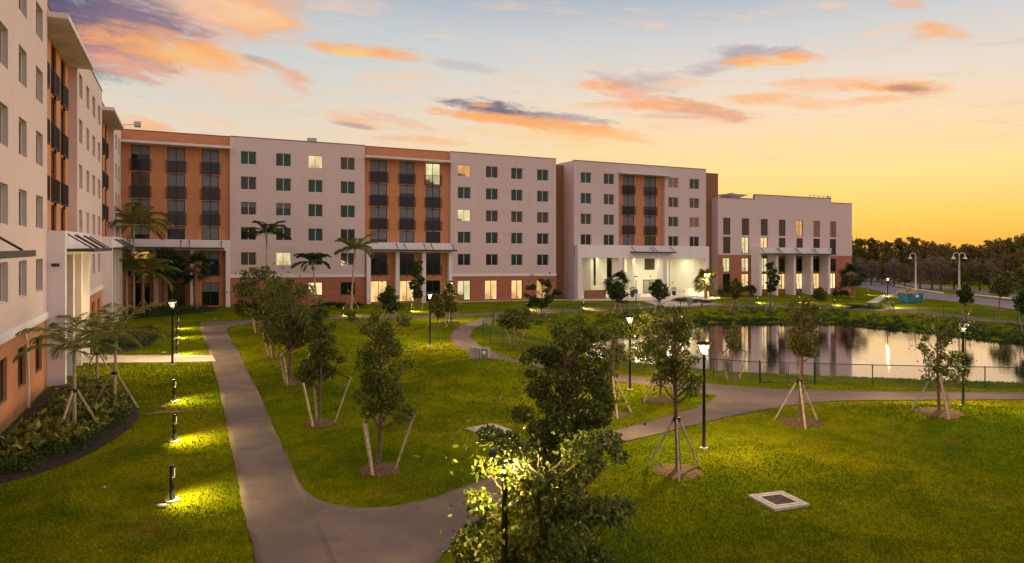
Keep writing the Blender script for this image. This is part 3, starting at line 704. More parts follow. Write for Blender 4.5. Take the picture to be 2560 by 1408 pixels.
# --- right hand hall
OF = -1.0; fy = 1.0
h0, h1 = amid(1795, OF), amid(2130, OF)
B = Bld('dining_hall', 'four storey pink hall with tall narrow windows at the far end of the row', xo=round(h0, 2))
zr = zmid(1800, 494, OF); zs = zmid(1890, 487, OF); zr2 = zmid(2110, 509, OF)
a1, a2 = amid(1887, OF), amid(2078, OF)
pc = [(1807.6, 1826), (1854.5, 1873), (1902, 1919.5), (1947, 1964), (1991, 2007.5), (2033.5, 2050), (2075, 2090.5)]
cs = [(amid(a, OF), amid(b, OF)) for a, b in pc]
zb_ = zmid(1960, 638.5, OF)
def zz(py0, py1): return (zmid(1816, py1, OF), zmid(1816, py0, OF))
R1, R2 = zz(544.6, 587), zz(592, 634); R3, R4 = zz(645, 680), zz(685, 726)
R2 = (max(R2[0], zb_ + .25), R2[1])
R4 = (max(.15, R4[0]), min(R4[1], R3[0] - .25))
mb = wall(MB(), h0, h1, zb_, zr2, fy, [(a, b, *r) for a, b in cs for r in (R1, R2)])
mb.quad((h0, fy, zr2), (a1, fy, zr2), (a1, fy, zr), (h0, fy, zr)); mb.quad((a1, fy, zr2), (a2, fy, zr2), (a2, fy, zs), (a1, fy, zs))
mb.quad((h0, 16, -.4), (h0, fy, -.4), (h0, fy, zr), (h0, 16, zr)); mb.quad((h1, fy, zb_), (h1, 16, zb_), (h1, 16, zr2), (h1, fy, zr2))
mb.quad((h0, fy + .3, zr - .6), (h1, fy + .3, zr2 - .6), (h1, 16, zr2 - .6), (h0, 16, zr - .6))
B.add('wall', mb, M_pink)
for a, b, z in ((h0 - .03, a1, zr), (a1, a2, zs), (a2, h1 + .03, zr2)): B.add('roof_edge', MB().box(a, b, fy - .05, fy + .3, z, z + .1), M_cap)
B.add('parapet_back', MB().box(a1, a2, fy + .3, fy + .5, zr2 - .6, zs), M_pink)
mb = wall(MB(), h0, h1, -.5, zb_ - .002, fy + .02, [(a, b, *r) for a, b in cs for r in (R3, R4)]); mb.quad((h1 - .02, fy + .02, -.5), (h1 - .02, 16, -.5), (h1 - .02, 16, zb_ - .002), (h1 - .02, fy + .02, zb_ - .002))
B.add('brick_base', mb, M_red)
g1 = ['brown', 'brown', 'brown', 'brown', 'amber', 'tan', 'tan']; g2 = ['olive', 'pale', 'warm', 'olive', 'olive', 'dark', 'dark']
g3 = ['pale', 'pale', 'pale', 'olive', 'dark', 'dark', 'dark']; g4 = ['dark', 'warm', 'cream', 'warm', 'cream', 'warm', 'cream']
for c, (a, b) in enumerate(cs):
    for r, gg in ((R1, g1), (R2, g2), (R3, g3), (R4, g4)): window(B, a, b, r[0], r[1], fy + .12, gg[c], 'D')
px_, off = 1900, 1.2
q = [amid(p, off) for p in (1899, 1942.5, 1986.5, 2029.5, 2073)]
zt_ = zmid(1990, 619.5, off); zbm = zmid(1990, 639, off)
porch(B, q[0], q[-1] + .55, [v - (.0 if i == 0 else .2) for i, v in enumerate(q)], off, (q[0] + .2, q[-1] + .5), zt=zt_, zb=zbm, mid=fy - .01, cd=2.0, rods=[amid(p, off) for p in (1902, 1942, 1947, 1987, 1992, 2030, 2036, 2072)])
ua, ub = amid(1838, OF), amid(1882, OF)
mb = MB(); c_ = (ua + ub) / 2; zq = zr - .3
mb.box(c_ - 1.0, c_ + 1.0, 3, 5, zq, zq + .75)
i = len(mb.v); mb.v += [(c_ - 1.2, 2.9, zq + .75), (c_ + 1.2, 2.9, zq + .75), (c_ + 1.2, 5.1, zq + .75), (c_ - 1.2, 5.1, zq + .75), (c_ - 2.2, 2.2, zq + 1.15), (c_ + 2.2, 2.2, zq + 1.15), (c_ + 2.2, 5.8, zq + 1.15), (c_ - 2.2, 5.8, zq + 1.15)]
mb.f += [tuple(i + k for k in f_) for f_ in ((0, 1, 5, 4), (1, 2, 6, 5), (2, 3, 7, 6), (3, 0, 4, 7), (4, 5, 6, 7))]
mb.box(c_ - .5, c_ + .3, 3.5, 4.3, zq + 1.15, zq + 1.45)
B.add('roof_exhaust_unit', mb, M_slab)
sa, sb = amid(2030, OF), amid(2078, OF); zt2 = zs + .35
mb = MB()
for z in (zs - .02, zs + .45): mb.bar((sa, 1.6, z), (sb, 1.6, z + .0), .06)
for k in range(5): x = sa + (sb - sa) * k / 4; mb.bar((x, 1.6, zs - .6), (x, 1.6, zs + .45), .06)
for x in (sb - .5, sb + .15): mb.bar((x, 1.35, zr2 - .1), (x, 1.35, zs + .55), .09)
for k in range(9): z = zr2 + (zs - zr2 + .3) * k / 8; mb.bar((sb - .5, 1.35, z), (sb + .15, 1.35, z), .05)
B.add('roof_ladder', mb, M_steel)

# --- left wing
B = Bld('west_wing', 'six storey pink and orange wing running along the left edge of the lawn', left=True)
b0 = -50.06
def left_pink(x0, x1, cols, seed, g=None):
    rr = random.Random(seed); cols = sh(cols, x0)
    pick = lambda: rr.choice(['dark', 'grey', 'teal', 'olive', 'dark', 'grey+0.4', 'teal+0.5'])
    pink_block(B, x0, x1, cols, [[pick() for _ in cols] for _ in range(5)], (cols, [rr.choice(['dark', 'olive']) for _ in cols]), gh=(1.1, 2.85))
wl = [(1.15, 2.9), (5.3, 7.2), (9.3, 11.05), (13.3, 15.15)]
orange_bay(B, b0 - 16.44 - 11.7, b0 - 16.44, sh(oc, b0 - 16.44 - 11.7), [['grey+0.5'] * 3] * 4)
porch(B, b0 - 28.1, b0 - 16.5, [b0 - 28 + 3.8 * i for i in range(4)], .8, (b0 - 28.1, b0 - 16.35), rods=[b0 - 27, b0 - 22, b0 - 20.9, b0 - 17.6], rlen=1.25)
left_pink(b0 - 16.44, b0, wl, 3)
orange_bay(B, b0, -38.34, sh([(1.1, 3.1), (4.8, 6.7), (8.4, 10.3)], b0), [['dark', 'dark', 'dark'], ['dark', 'dark', 'dark'], ['dark', 'brown', 'dark'], ['dark', 'dark', 'dark']], out=.95, slab_ext=(-.1, .3))
porch(B, b0, -38.5, [-50.05, -46.95, -43.35, -39.5], .8, (-49.6, -38.6), rods=[-49.0, -46.4, -45.4, -42.4, -41.4, -39.2], cd=1.25, rlen=1.25)
left_pink(-38.34, -22.02, [(1.0, 2.75), (5.1, 6.85), (8.95, 10.9), (13.0, 14.95)], 4)
orange_bay(B, -22.02, -10.2, sh([(1.1, 3.1), (4.8, 6.7), (8.4, 10.3)], -22.02), [['dark'] * 3] * 4, out=.95, slab_ext=(-.1, .3))
porch(B, -22.02, -10.4, [-22.0, -18.9, -15.3, -11.2], .8, (-21.6, -10.6), rods=[-21, -18.4, -17.4, -14.4, -13.4, -11.2], cd=1.25, rlen=1.25)
pink_block(B, -10.2, -.55, sh([(2.2, 4.0), (5.8, 7.6)], -10.2), [['grey', 'teal'], ['dark', 'grey'], ['olive', 'dark'], ['dark', 'dark'], ['dark', 'grey']], (sh([(2.2, 4.0), (5.8, 7.6)], -10.2), ['dark', 'dark']), gh=(1.1, 2.85))
B.add('wall_light', MB().box(b0 + .003 - .12, b0 - .004, -.55, -.2, 6.2, 6.35), M_steel)
# floodlight bracket on the second overhang
B.add('antenna', MB().bar((-11, -.9, 19.5), (-11, -1.9, 19.6), .06).box(-11.4, -10.6, -2.5, -1.9, 19.4, 19.9), M_grey)
B.add('downspout', MB().tube([(-55.9, .0, 3.5), (-55.8, -.08, 3.0), (-55.5, -.08, 1.0), (-55.5, -.08, 0)], .05), M_white)
def lamp_point(name, p, e, col=(1, .74, .38), r=.12, parent=None, kind='POINT', **kw):
    ld = bpy.data.lights.new(name, kind); ld.energy = e; ld.color = col; ld.shadow_soft_size = r
    for k, v in kw.items(): setattr(ld, k, v)
    o = bpy.data.objects.new(name, ld); COL.objects.link(o); o.location = p; o.visible_camera = False
    if parent: o.parent = parent
    return o
for x, e in ((-41.3, 90),):
    wl_ = B.add('porch_light', MB().lathe([(.10, 0), (.10, .12)], 10, (x, -.15, 3.0)), M_glow)
    lamp_point('porch_bulb', (x, -.35, 3.3 - .25), e, parent=B.r)

# ------------------------------------------------------------------ vegetation helpers
def unit(n, rng):
    d = rng.normal(size=(n, 3)); return d / np.linalg.norm(d, axis=1, keepdims=True)
def leaves(C, l, wd, rng, droop=.3, out=None):
    """diamond leaf cards at points C"""
    n = len(C); a = unit(n, rng)
    if out is not None: a = a + out * .8
    a[:, 2] -= droop; a /= np.linalg.norm(a, axis=1, keepdims=True)
    b = np.cross(a, unit(n, rng)); b /= np.linalg.norm(b, axis=1, keepdims=True) + 1e-9
    s = rng.uniform(.6, 1.25, (n, 1)); a = a * l * s / 2; b = b * wd * s / 2
    return np.stack([C - a, C + b - a * .1, C + a, C - b - a * .1], 1)
def clump_pts(centres, radii, n, rng):
    k = rng.choice(len(centres), n, p=np.array(radii) ** 2 / np.sum(np.array(radii) ** 2)); c = np.array(centres)[k]; r = np.array(radii)[k][:, None]
    d = unit(n, rng); q = rng.uniform(.25, 1, (n, 1)) ** .5
    o = d * q * r; o[:, 2] *= .75
    return c + o, d
def crown(base, h0, h1, Rm, rng, ncl=26, prof='oval', csz=.30):
    """clump centres for a crown between heights h0 and h1, max radius Rm, round the axis through base"""
    cs, rs = [], []
    for i in range(ncl):
        t_ = (i + rng.uniform(0, 1)) / ncl
        if prof == 'oval': rr = Rm * (math.sin(math.pi * min(1, .12 + t_ * .88)) ** .7) * (1.0 - .25 * t_)
        elif prof == 'column': rr = Rm * (.55 + .45 * math.sin(math.pi * t_)) * rng.uniform(.6, 1.05)
        elif prof == 'wide': rr = Rm * (.5 + .5 * math.sin(math.pi * (t_ * .8 + .1)))
        elif prof == 'lumpy': rr = Rm * (.5 + .5 * abs(math.sin(t_ * 7.3 + 1)))
        a = rng.uniform(0, 2 * math.pi); r = rr * math.sqrt(rng.uniform(.0, 1)) * .85
        cs.append((r * math.cos(a), r * math.sin(a), h0 + (h1 - h0) * t_)); rs.append(Rm * csz * rng.uniform(.75, 1.35) * (1.15 - .45 * t_))
    return cs, rs
def stake_set(root, kind, n, rng, scale=1.0, ang0=0., wood=None):
    wood = wood or M_wood
    for i in range(n):
        a = ang0 + 2 * math.pi * i / n + rng.uniform(-.15, .15); c, s_ = math.cos(a), math.sin(a)
        if kind == 'V':        # stakes lean outwards, straps run up to the trunk
            p0 = (c * .42 * scale, s_ * .42 * scale, -.1); p1 = (c * 1.0 * scale, s_ * 1.0 * scale, 1.55 * scale)
            MB().bar(p0, p1, .07).build('stake', wood if i % 2 == 0 else M_wood2, root)
            MB().bar((c * .97 * scale, s_ * .97 * scale, 1.5 * scale), (0, 0, 2.0 * scale), .035).build('strap', M_strap, root)
        else:                  # tripod props leaning in
            MB().bar((c * 1.05 * scale, s_ * 1.05 * scale, -.1), (c * .09, s_ * .09, 1.75 * scale), .065).build('stake', wood if i % 2 == 0 else M_wood2, root)
    if kind != 'V': MB().tube([(0, 0, 1.66 * scale), (0, 0, 1.8 * scale)], .13, 8).build('strap', M_strap, root)
def mulch(x, y, r, seed, m=None, name='mulch_ring'):
    rng = random.Random(seed); mb = MB(); n = 28; mb.v.append((x, y, gz(x, y) + .07))
    ph = [rng.uniform(.8, 1.15) for _ in range(n)]
    for k, f in ((1, .55), (2, 1)):
        for j in range(n):
            a = 2 * math.pi * j / n; rr = r * f * (ph[j] if k == 2 else 1); X, Y = x + rr * math.cos(a), y + rr * math.sin(a); mb.v.append((X, Y, gz(X, Y) + (.055 if k == 1 else .012)))
    for j in range(n):
        j2 = (j + 1) % n; mb.f.append((0, 1 + j, 1 + j2)); mb.f.append((1 + j, 1 + n + j, 1 + n + j2, 1 + j2))
    return tag(mb.build(name, m or M_mulch, smooth=True), kind='structure')
_ts = [100]
def tree(px, py, top, bot, wpx, label, lm=None, n=3500, prof='oval', lean=0, stakes=('V', 3), ncl=26, leaf=None, ang0=.5, cat='tree', group=None, ring=True, trunk_r=None, csz=.3, dxp=0, name='young_tree', dense=1.0, extra=()):
    _ts[0] += 1; rng = np.random.default_rng(_ts[0])
    x, y = gp(px, py); z = gz(x, y); s = y / F
    H1 = (HZ(px) - top) * s + CH - z; H0 = (HZ(px) - bot) * s + CH - z; Rm = wpx * s / 2
    rt = thing(name, label, cat, (x, y, z), 0, group)
    lx = lean * s
    def axis(h): f = max(0, h) / H1; return Vector((lx * f ** 1.3 + .06 * math.sin(f * 5 + px), .05 * math.sin(f * 7), h))
    ncl = int(ncl * 1.7); cs, rs = crown(None, H0 + Rm * .12, H1 - Rm * .15, Rm * 1.08, rng, ncl, prof, csz * .78)
    cs = [(c[0] + axis(c[2]).x + dxp * s, c[1] + axis(c[2]).y, c[2]) for c in cs]
    for e_ in extra: cs.append(e_[:3]); rs.append(e_[3])
    r0 = trunk_r or max(.045, .018 * H1)
    mb = MB(); hs = np.linspace(-.15, H1 - Rm * .3, 9)
    mb.tube([axis(h) for h in hs], [r0 * (1.25 if k == 0 else 1 - .85 * k / 8) for k in range(9)], 7)
    for c in cs:
        h = max(H0 * .85, c[2] - math.hypot(c[0] - axis(c[2]).x, c[1]) * .9); h = min(h, H1 - Rm * .4)
        a = axis(h); m_ = (a + Vector(c)) / 2 + Vector((0, 0, -.06))
        mb.tube([a, m_, Vector(c)], [r0 * .38, r0 * .24, .008], 4)
    mb.build('trunk', M_bark, rt, smooth=True)
    l = leaf or max(.115, min(.34, .0040 * y))
    n = int(n * 1.35); C, D = clump_pts(cs, rs, int(n * dense), rng)
    ns = int(n * .06); C2 = np.array(cs)[rng.integers(0, len(cs), ns)] + rng.normal(0, Rm * .28, (ns, 3)); C = np.concatenate([C, C2]); D = np.concatenate([D, unit(ns, rng)])
    link('crown', quadmesh('crown', leaves(C, l, l * .5, rng, .35, D), lm or LF), rt)
    if stakes: stake_set(rt, stakes[0], stakes[1], rng, stakes[2] if len(stakes) > 2 else 1, ang0)
    if ring: mulch(x, y, .68 if stakes and stakes[0] == 'V' else .9, _ts[0])
    return rt

# ------------------------------------------------------------------ palms
def frond(rng, L_, a, e0, bend, lw=.45, n=30, wf=1):
    """one feather frond from the origin: list of quads + rachis points"""
    pts = []; p = np.zeros(3); e = e0; st = L_ / n
    h = np.array([math.cos(a), math.sin(a)]); side = np.array([-math.sin(a), math.cos(a), 0])
    Q = []; tw = rng.uniform(-.3, .3)
    for k in range(n + 1):
        pts.append(p.copy()); d = np.array([h[0] * math.cos(e), h[1] * math.cos(e), math.sin(e)])
        if k > 3:
            f = (k - 3) / (n - 3); ll = lw * (math.sin(math.pi * min(1, .15 + f * .82)) ** .7) * rng.uniform(.85, 1.1)
            up = np.cross(side, d) * -1
            for s_ in (-1, 1):
                for j in ((0, .5) if wf > 1.2 else (0,)):
                    q = p + d * st * j
                    v = side * s_ * math.cos(.5 + tw * s_) + d * .85 + np.array([0, 0, -.28]) + rng.normal(0, .08, 3); v /= np.linalg.norm(v)
                    wv = (d * .020 + up * .016) * wf; st_ = 0
                    mid_ = q + v * ll * .55 + np.array([0, 0, .03]); tip = q + v * ll + np.array([0, 0, -.06 * lw])
                    Q.append([q - wv, mid_ - wv * .9, tip, mid_ + wv * .9])
        p = p + d * st; e -= bend / n * (1 + k / n)
    return pts, Q
def palm(px, py, ct, Lpx, label, m=None, nf=13, lean=0, stakes=None, r=.11, seed=1, group=None, bark=None, smin=-.3, ring=False, ang0=.3, name='feather_palm'):
    rng = np.random.default_rng(seed)
    x, y = gp(px, py); z = gz(x, y); s = y / F; Hc = (HZ(px) - ct) * s + CH - z; Ls = Lpx * s * 1.18; nf = int(nf * 1.0)
    rt = thing(name, label, 'palm tree', (x, y, z), 0, group); lx = lean * s
    ax = lambda h: Vector((lx * (h / Hc) ** 1.4, 0, h))
    hs = np.linspace(-.1, Hc * .86, 14)
    MB().tube([ax(max(0, h)) + Vector((0, 0, min(0, h))) for h in hs], [r * (1.35 if k == 0 else 1.0 - .03 * k) * (1 + .05 * (k % 2)) for k in range(14)], 10).build('trunk', bark or M_palmbark, rt, smooth=True)
    MB().tube([ax(Hc * .86), ax(Hc * .93), ax(Hc)], [r * .95, r * .8, r * .35], 8).build('crownshaft', M_shaft, rt, smooth=True)
    Q = []; mbr = MB(); o = np.array(ax(Hc * .97))
    for i in range(nf):
        a = 2 * math.pi * i / nf * 1.0 + rng.uniform(-.25, .25) + seed; e0 = rng.uniform(.65, 1.45) if i % 3 else rng.uniform(.25, .7)
        pts, q = frond(rng, Ls * rng.uniform(.85, 1.1), a, e0, rng.uniform(.75, 1.35), lw=Ls * .34, wf=max(1, y / 45))
        Q += [[v + o for v in k] for k in q]; mbr.tube([Vector(p + o) for p in pts[::4]], [.022 * max(.25, 1 - k / 8) for k in range(len(pts[::4]))], 4)
    cr = link('crown', quadmesh('crown', np.array(Q), m or LFP), rt)
    mbr.build('frond_stem', M_shaft, cr)
    if stakes: stake_set(rt, 'A', stakes, rng, .95, ang0)
    return rt
def fanpalm(px, py, ct, Rpx, label, m=None, nfan=34, lean=0, r=.16, seed=1, group=None, name='cabbage_palm', bark=None):
    rng = np.random.default_rng(seed)
    x, y = gp(px, py); z = gz(x, y); s = y / F; Hc = (HZ(px) - ct) * s + CH - z; Rr = Rpx * s
    rt = thing(name, label, 'palm tree', (x, y, z), 0, group); lx = lean * s
    ax = lambda h: Vector((lx * (h / max(Hc, .1)) ** 1.4, 0, h))
    n = 16; hs = np.linspace(0, Hc, n)
    MB().tube([ax(h) for h in hs], [r * (1.2 if k == 0 else (1.0 + (.12 if k % 2 else -.02)) * (1 - .01 * k)) for k in range(n)], 9).build('trunk', bark or M_sabal, rt)
    Q = []; mbr = MB(); o = np.array(ax(Hc))
    for i in range(nfan):
        a = rng.uniform(0, 2 * math.pi); e = rng.uniform(-.75, 1.35)
        d = np.array([math.cos(a) * math.cos(e), math.sin(a) * math.cos(e), math.sin(e)]); pet = Rr * rng.uniform(.42, .6)
        p = o + d * pet + np.array([0, 0, -.1 * pet]); mbr.tube([Vector(o), Vector(p)], [.02, .014], 4)
        side = np.cross(d, [0, 0, 1.]); side /= np.linalg.norm(side) + 1e-9; up = np.cross(side, d)
        side = side * math.cos(.4) + up * math.sin(.4) * rng.choice([-1, 1])
        for k in range(13):
            th = (k / 12 - .5) * 3.0; v = d * math.cos(th) + side * math.sin(th); v = v + np.array([0, 0, -.22]) ; v /= np.linalg.norm(v); ll = Rr * .55 * (1 - .25 * abs(k / 12 - .5)) * rng.uniform(.9, 1.1)
            wv = (np.cross(v, up)) * .035 * Rr; mid_ = p + v * ll * .55
            Q.append([p, mid_ - wv, p + v * ll + np.array([0, 0, -.12 * Rr]), mid_ + wv])
    cr = link('crown', quadmesh('crown', np.array(Q), m or LFPd), rt); mbr.build('frond_stem', M_shaft, cr)
    return rt

# ------------------------------------------------------------------ lamps
def glassglow():
    m = bpy.data.materials.new('lamp_glass'); m.use_nodes = True; t = NT(m.node_tree); t.n.clear()
    e = t.new('ShaderNodeEmission', {'Color': (1, .66, .34, 1), 'Strength': 1.1}); tr = t.new('ShaderNodeBsdfTransparent')
    mx = t.new('ShaderNodeMixShader', {0: .45, 1: tr.outputs[0], 2: e.outputs[0]}); t.new('ShaderNodeOutputMaterial', {0: mx.outputs[0]}); return m
M_lglass = glassglow()
YL = (1, .69, .27)
def post_lamp(px, py, label, e=420, h=3.95, lit=True):
    x, y = gp(px, py); z = gz(x, y); rt = thing('post_lamp', label, 'lamp post', (x, y, z), 0, 'black post lamps with cone shaped heads along the paths')
    k = h / 3.95
    MB().lathe([(.16, 0), (.16, .05), (.07, .06)], 16).build('base_plate', M_concrete, rt)
    MB().tube([(0, 0, .0), (0, 0, .9 * k), (0, 0, 3.5 * k)], [.075, .06, .05], 10).build('pole', M_black, rt, smooth=True)
    MB().lathe([(.27, 3.88), (.285, 3.91), (.27, 3.95), (.16, 4.0), (.02, 4.02)], 20).build('cap', M_black, rt, smooth=True)
    mb = MB()
    for j in range(4):
        a = math.pi / 4 + j * math.pi / 2; mb.bar((.06 * math.cos(a), .06 * math.sin(a), 3.48), (.25 * math.cos(a), .25 * math.sin(a), 3.89), .022)
    mb.build('head_frame', M_black, rt)
    MB().lathe([(.05, 3.52), (.19, 3.87)], 14).build('diffuser', M_lglass if lit else M_clear, rt, smooth=True)
    if lit:
        MB().lathe([(.045, 3.56), (.05, 3.7), (.03, 3.84)], 8).build('bulb', M_glow2, rt)
        lamp_point('bulb_light', (0, 0, 3.72), e * 12, YL, .10, rt)
    return rt
def bollard(px, py, label, e=26, lit=True, rz=.12, h=1.02):
    x, y = gp(px, py); z = gz(x, y); rt = thing('bollard_light', label, 'bollard', (x, y, z), rz, 'low black bollard lights in the grass')
    MB().lathe([(.21, -.02), (.21, .035), (.19, .045)], 20).build('base_pad', M_concrete, rt)
    MB().tube([(0, 0, .06), (0, 0, .66 * h)], .075, 14).build('pole', M_black, rt, smooth=True)
    mb = MB(); mb.tube([(-.025, 0, .66 * h), (-.025, 0, .93 * h)], .05, 12); mb.tube([(0, 0, .93 * h), (0, 0, h)], .075, 14)
    mb.build('head', M_black, rt, smooth=True)
    mb = MB()
    for j in range(7):
        a0_, a1_ = -.1 + j * 1.1 / 7, -.1 + (j + 1) * 1.1 / 7
        mb.quad((.062 * math.cos(a0_), .062 * math.sin(a0_), .67 * h), (.062 * math.cos(a1_), .062 * math.sin(a1_), .67 * h), (.07 * math.cos(a1_), .07 * math.sin(a1_), .925 * h), (.07 * math.cos(a0_), .07 * math.sin(a0_), .925 * h))
    mb.build('lens', M_glow, rt)
    o = lamp_point('bollard_bulb', (.11, 0, .86 * h), e, (1, .80, .28), .03, rt, 'SPOT', spot_size=R(140), spot_blend=.8)
    o.rotation_euler = Vector((-.62, 0, .80)).to_track_quat('Z', 'Y').to_euler()
    return rt
post_lamp(431, 912, 'lit black post lamp beside the concrete walkway, left of the path', 380)
post_lamp(1075, 865, 'lit black post lamp standing alone in the middle lawn', 420)
post_lamp(1575, 975, 'lit black post lamp behind the feathery tree by the pond path', 420)
post_lamp(1760, 1122, 'tall black post lamp near the path junction with bright leaves over its head', 460)
post_lamp(2408, 1018, 'lit black post lamp at the pond path, its head among glowing leaves', 460)
post_lamp(1262, 1715, 'black post lamp almost hidden by the glowing leaves in front', 430)
post_lamp(1128, 803, 'lit post lamp behind the bright yellow young tree by the ground floor doors', 380)
post_lamp(1590, 762, 'slim dark post lamp in front of the open portico', 30)
post_lamp(1767, 748, 'post lamp among the glowing fan palm by the portico', 420)
post_lamp(2219, 765, 'small lit post lamp left of the blue skip', 300)
for px, py, lb in ((431, 1252, 'nearest bollard light, on a round pad left of the path'), (437, 1104, 'second bollard light from the front, left of the path'), (436, 1004, 'third bollard light from the front, left of the path'),
                   (443, 886, 'bollard light just beyond the concrete walkway'), (443, 845, 'bollard light behind the walkway post lamp'), (445, 822, 'farthest bollard light of the row left of the path'),
                   (857, 789, 'bollard light in front of the brick base near the leaning palm'), (1028, 779, 'bollard light in front of the lit patio doors'), (1318, 774, 'bollard light by the flat topped tree'),
                   (1458, 771, 'bollard light left of the open portico'), (673, 790, 'bollard light half hidden behind the dense tree'), (1893, 758, 'bollard light in front of the left column of the dining hall'),
                   (1997, 757, 'bollard light in front of the middle columns of the dining hall'), (2086, 764, 'bollard light below the right end of the dining hall'), (2168, 738, 'bollard light beyond the dark fan palm'),
                   (2232, 771, 'bollard light by the small path sign'), (2213, 742, 'bollard light beside the pale footpath')):
    bollard(px, py, lb, 430 if py > 800 else 600)

# street lights over the road
def street_light(px, py, top, arms, label):
    x, y = gp(px, py); z = gz(x, y); s = y / F; h = (HZ(px) - top) * s + CH - z
    rt = thing('street_light', label, 'street light', (x, y, z), 0, 'pale street lights along the road')
    MB().tube([(0, 0, 0), (0, 0, h * .2), (0, 0, h * .86)], [.22, .17, .13], 10).build('pole', M_slab, rt, smooth=True)
    for sg in arms:
        pts = [(sg * 0.02, 0, h * .84)] + [(sg * (.5 - .5 * math.cos(a)), 0, h * .90 + .5 * math.sin(a)) for a in np.linspace(0, math.pi, 9)]
        MB().tube(pts, .055, 6).build('arm', M_slab, rt, smooth=True)
        MB().lathe([(.06, 0), (.08, -.15), (.34, -.52), (.36, -.56)], 14, (sg * 1.0, 0, h * .9)).build('lamp_shade', M_slab, rt, smooth=True)
    return rt
street_light(2289, 735, 640, (-1,), 'pale street light with a single hooked arm')
street_light(2398, 744, 640, (-1, 1), 'pale street light with two hooked arms')

# ------------------------------------------------------------------ trees (foot, crown top, crown bottom, crown width in the photograph)
YT = 'young trees staked in the lawn'
tree(948, 1176, 758, 1052, 158, 'tall narrow dark tree held by three outward stakes, nearest in the middle lawn', n=6500, prof='lumpy', ncl=34, group=YT, ang0=.15, stakes=('V', 3, 1.15), dense=.8)
tree(802, 1060, 756, 958, 128, 'staked young tree second in the row beside the asphalt path', n=5200, group=YT, ang0=.1, lm=LF, stakes=('V', 3, 1.2))
tree(727, 960, 686, 860, 150, 'dense round young tree in a mulch ring, third from the front beside the path', n=4800, group=YT, prof='wide', ncl=30, lm=LF)
tree(684, 893, 690, 850, 120, 'bushy olive tree fourth along the path, stakes almost as tall as its trunk', n=3600, prof='wide', group=YT)
tree(645, 832, 658, 790, 125, 'broad tree highest in front of the brick base', n=4200, prof='wide', ncl=30, group=YT, lm=LF)
tree(975, 800, 708, 778, 62, 'small round tree in front of the first lit patio door', n=1800, stakes=('A', 2), group=YT, lm=LF2)
tree(1045, 775, 648, 742, 40, 'narrow columnar tree in front of the porch column', n=1800, prof='column', stakes=('V', 2), group=YT, lm=LF2)
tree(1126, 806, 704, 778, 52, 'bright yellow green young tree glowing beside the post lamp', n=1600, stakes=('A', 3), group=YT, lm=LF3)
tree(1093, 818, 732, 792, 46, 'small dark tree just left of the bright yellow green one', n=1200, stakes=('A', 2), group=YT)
tree(1355, 792, 692, 770, 100, 'flat topped tree with layered branches before the last patio door', n=1500, prof='wide', ncl=14, stakes=('V', 2), group=YT, lm=LF2, csz=.22)
tree(1288, 862, 770, 820, 98, 'low spreading tree inside the pond fence', n=1800, prof='wide', ncl=18, stakes=('V', 3), group=YT)
tree(1543, 790, 706, 752, 52, 'small tree under the fan palm left of the portico entrance', n=1400, stakes=('A', 2), group=YT, lm=LF2)
tree(1647, 785, 702, 752, 56, 'small round tree in front of the portico entrance', n=1500, stakes=('A', 2), group=YT, lm=LF2)
tree(1838, 778, 700, 752, 42, 'young tree in front of the left end of the dining hall', n=1200, stakes=('A', 2), group=YT)
tree(1927, 777, 662, 738, 36, 'tall narrow tree in front of the second dining hall column', n=1500, prof='column', stakes=('A', 2), group=YT, lm=LF2)
tree(2050, 772, 726, 758, 44, 'low dark tree between the dining hall and the pond', n=900, stakes=None, ring=False, group=YT)
tree(2414, 802, 722, 770, 44, 'small round tree left of the diamond road sign', n=1400, stakes=('V', 2), group=YT, lm=LF2)
tree(2497, 776, 690, 752, 70, 'leaning tree beside the road at the right', n=1400, stakes=None, group=YT, lean=20)
tree(2562, 828, 736, 800, 64, 'tree cut by the right edge above the fence', n=1400, stakes=('V', 2), group=YT, lm=LF2)
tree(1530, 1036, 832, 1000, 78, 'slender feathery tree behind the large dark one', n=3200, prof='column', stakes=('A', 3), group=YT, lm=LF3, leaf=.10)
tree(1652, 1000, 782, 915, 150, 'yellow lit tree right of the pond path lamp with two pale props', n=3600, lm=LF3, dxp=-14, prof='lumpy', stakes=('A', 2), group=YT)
tree(1832, 948, 812, 880, 56, 'sparse little tree on the pond bank between two outward stakes', n=700, stakes=('V', 2), group=YT, dense=.7)
tree(1692, 1178, 762, 985, 165, 'tall airy tree beside the path junction lamp', n=6500, prof='lumpy', ncl=32, stakes=('A', 3), group=YT, csz=.24, dense=.6)
tree(1998, 1056, 750, 900, 112, 'leaning dark tree with three props by the pond gate', n=4200, prof='column', ncl=26, stakes=('A', 3), lean=12, group=YT, lm=LFR, dense=.7)
tree(2345, 1030, 784, 968, 145, 'open branched tree beside the right hand pond path lamp', n=3600, prof='lumpy', ncl=26, stakes=('A', 3), group=YT, csz=.20, dxp=12, dense=.65)
tree(1405, 1290, 806, 1190, 240, 'largest dark tree in the centre of the lawn', n=20000, prof='wide', ncl=54, stakes=('A', 3), group=YT, csz=.28, lm=LF)
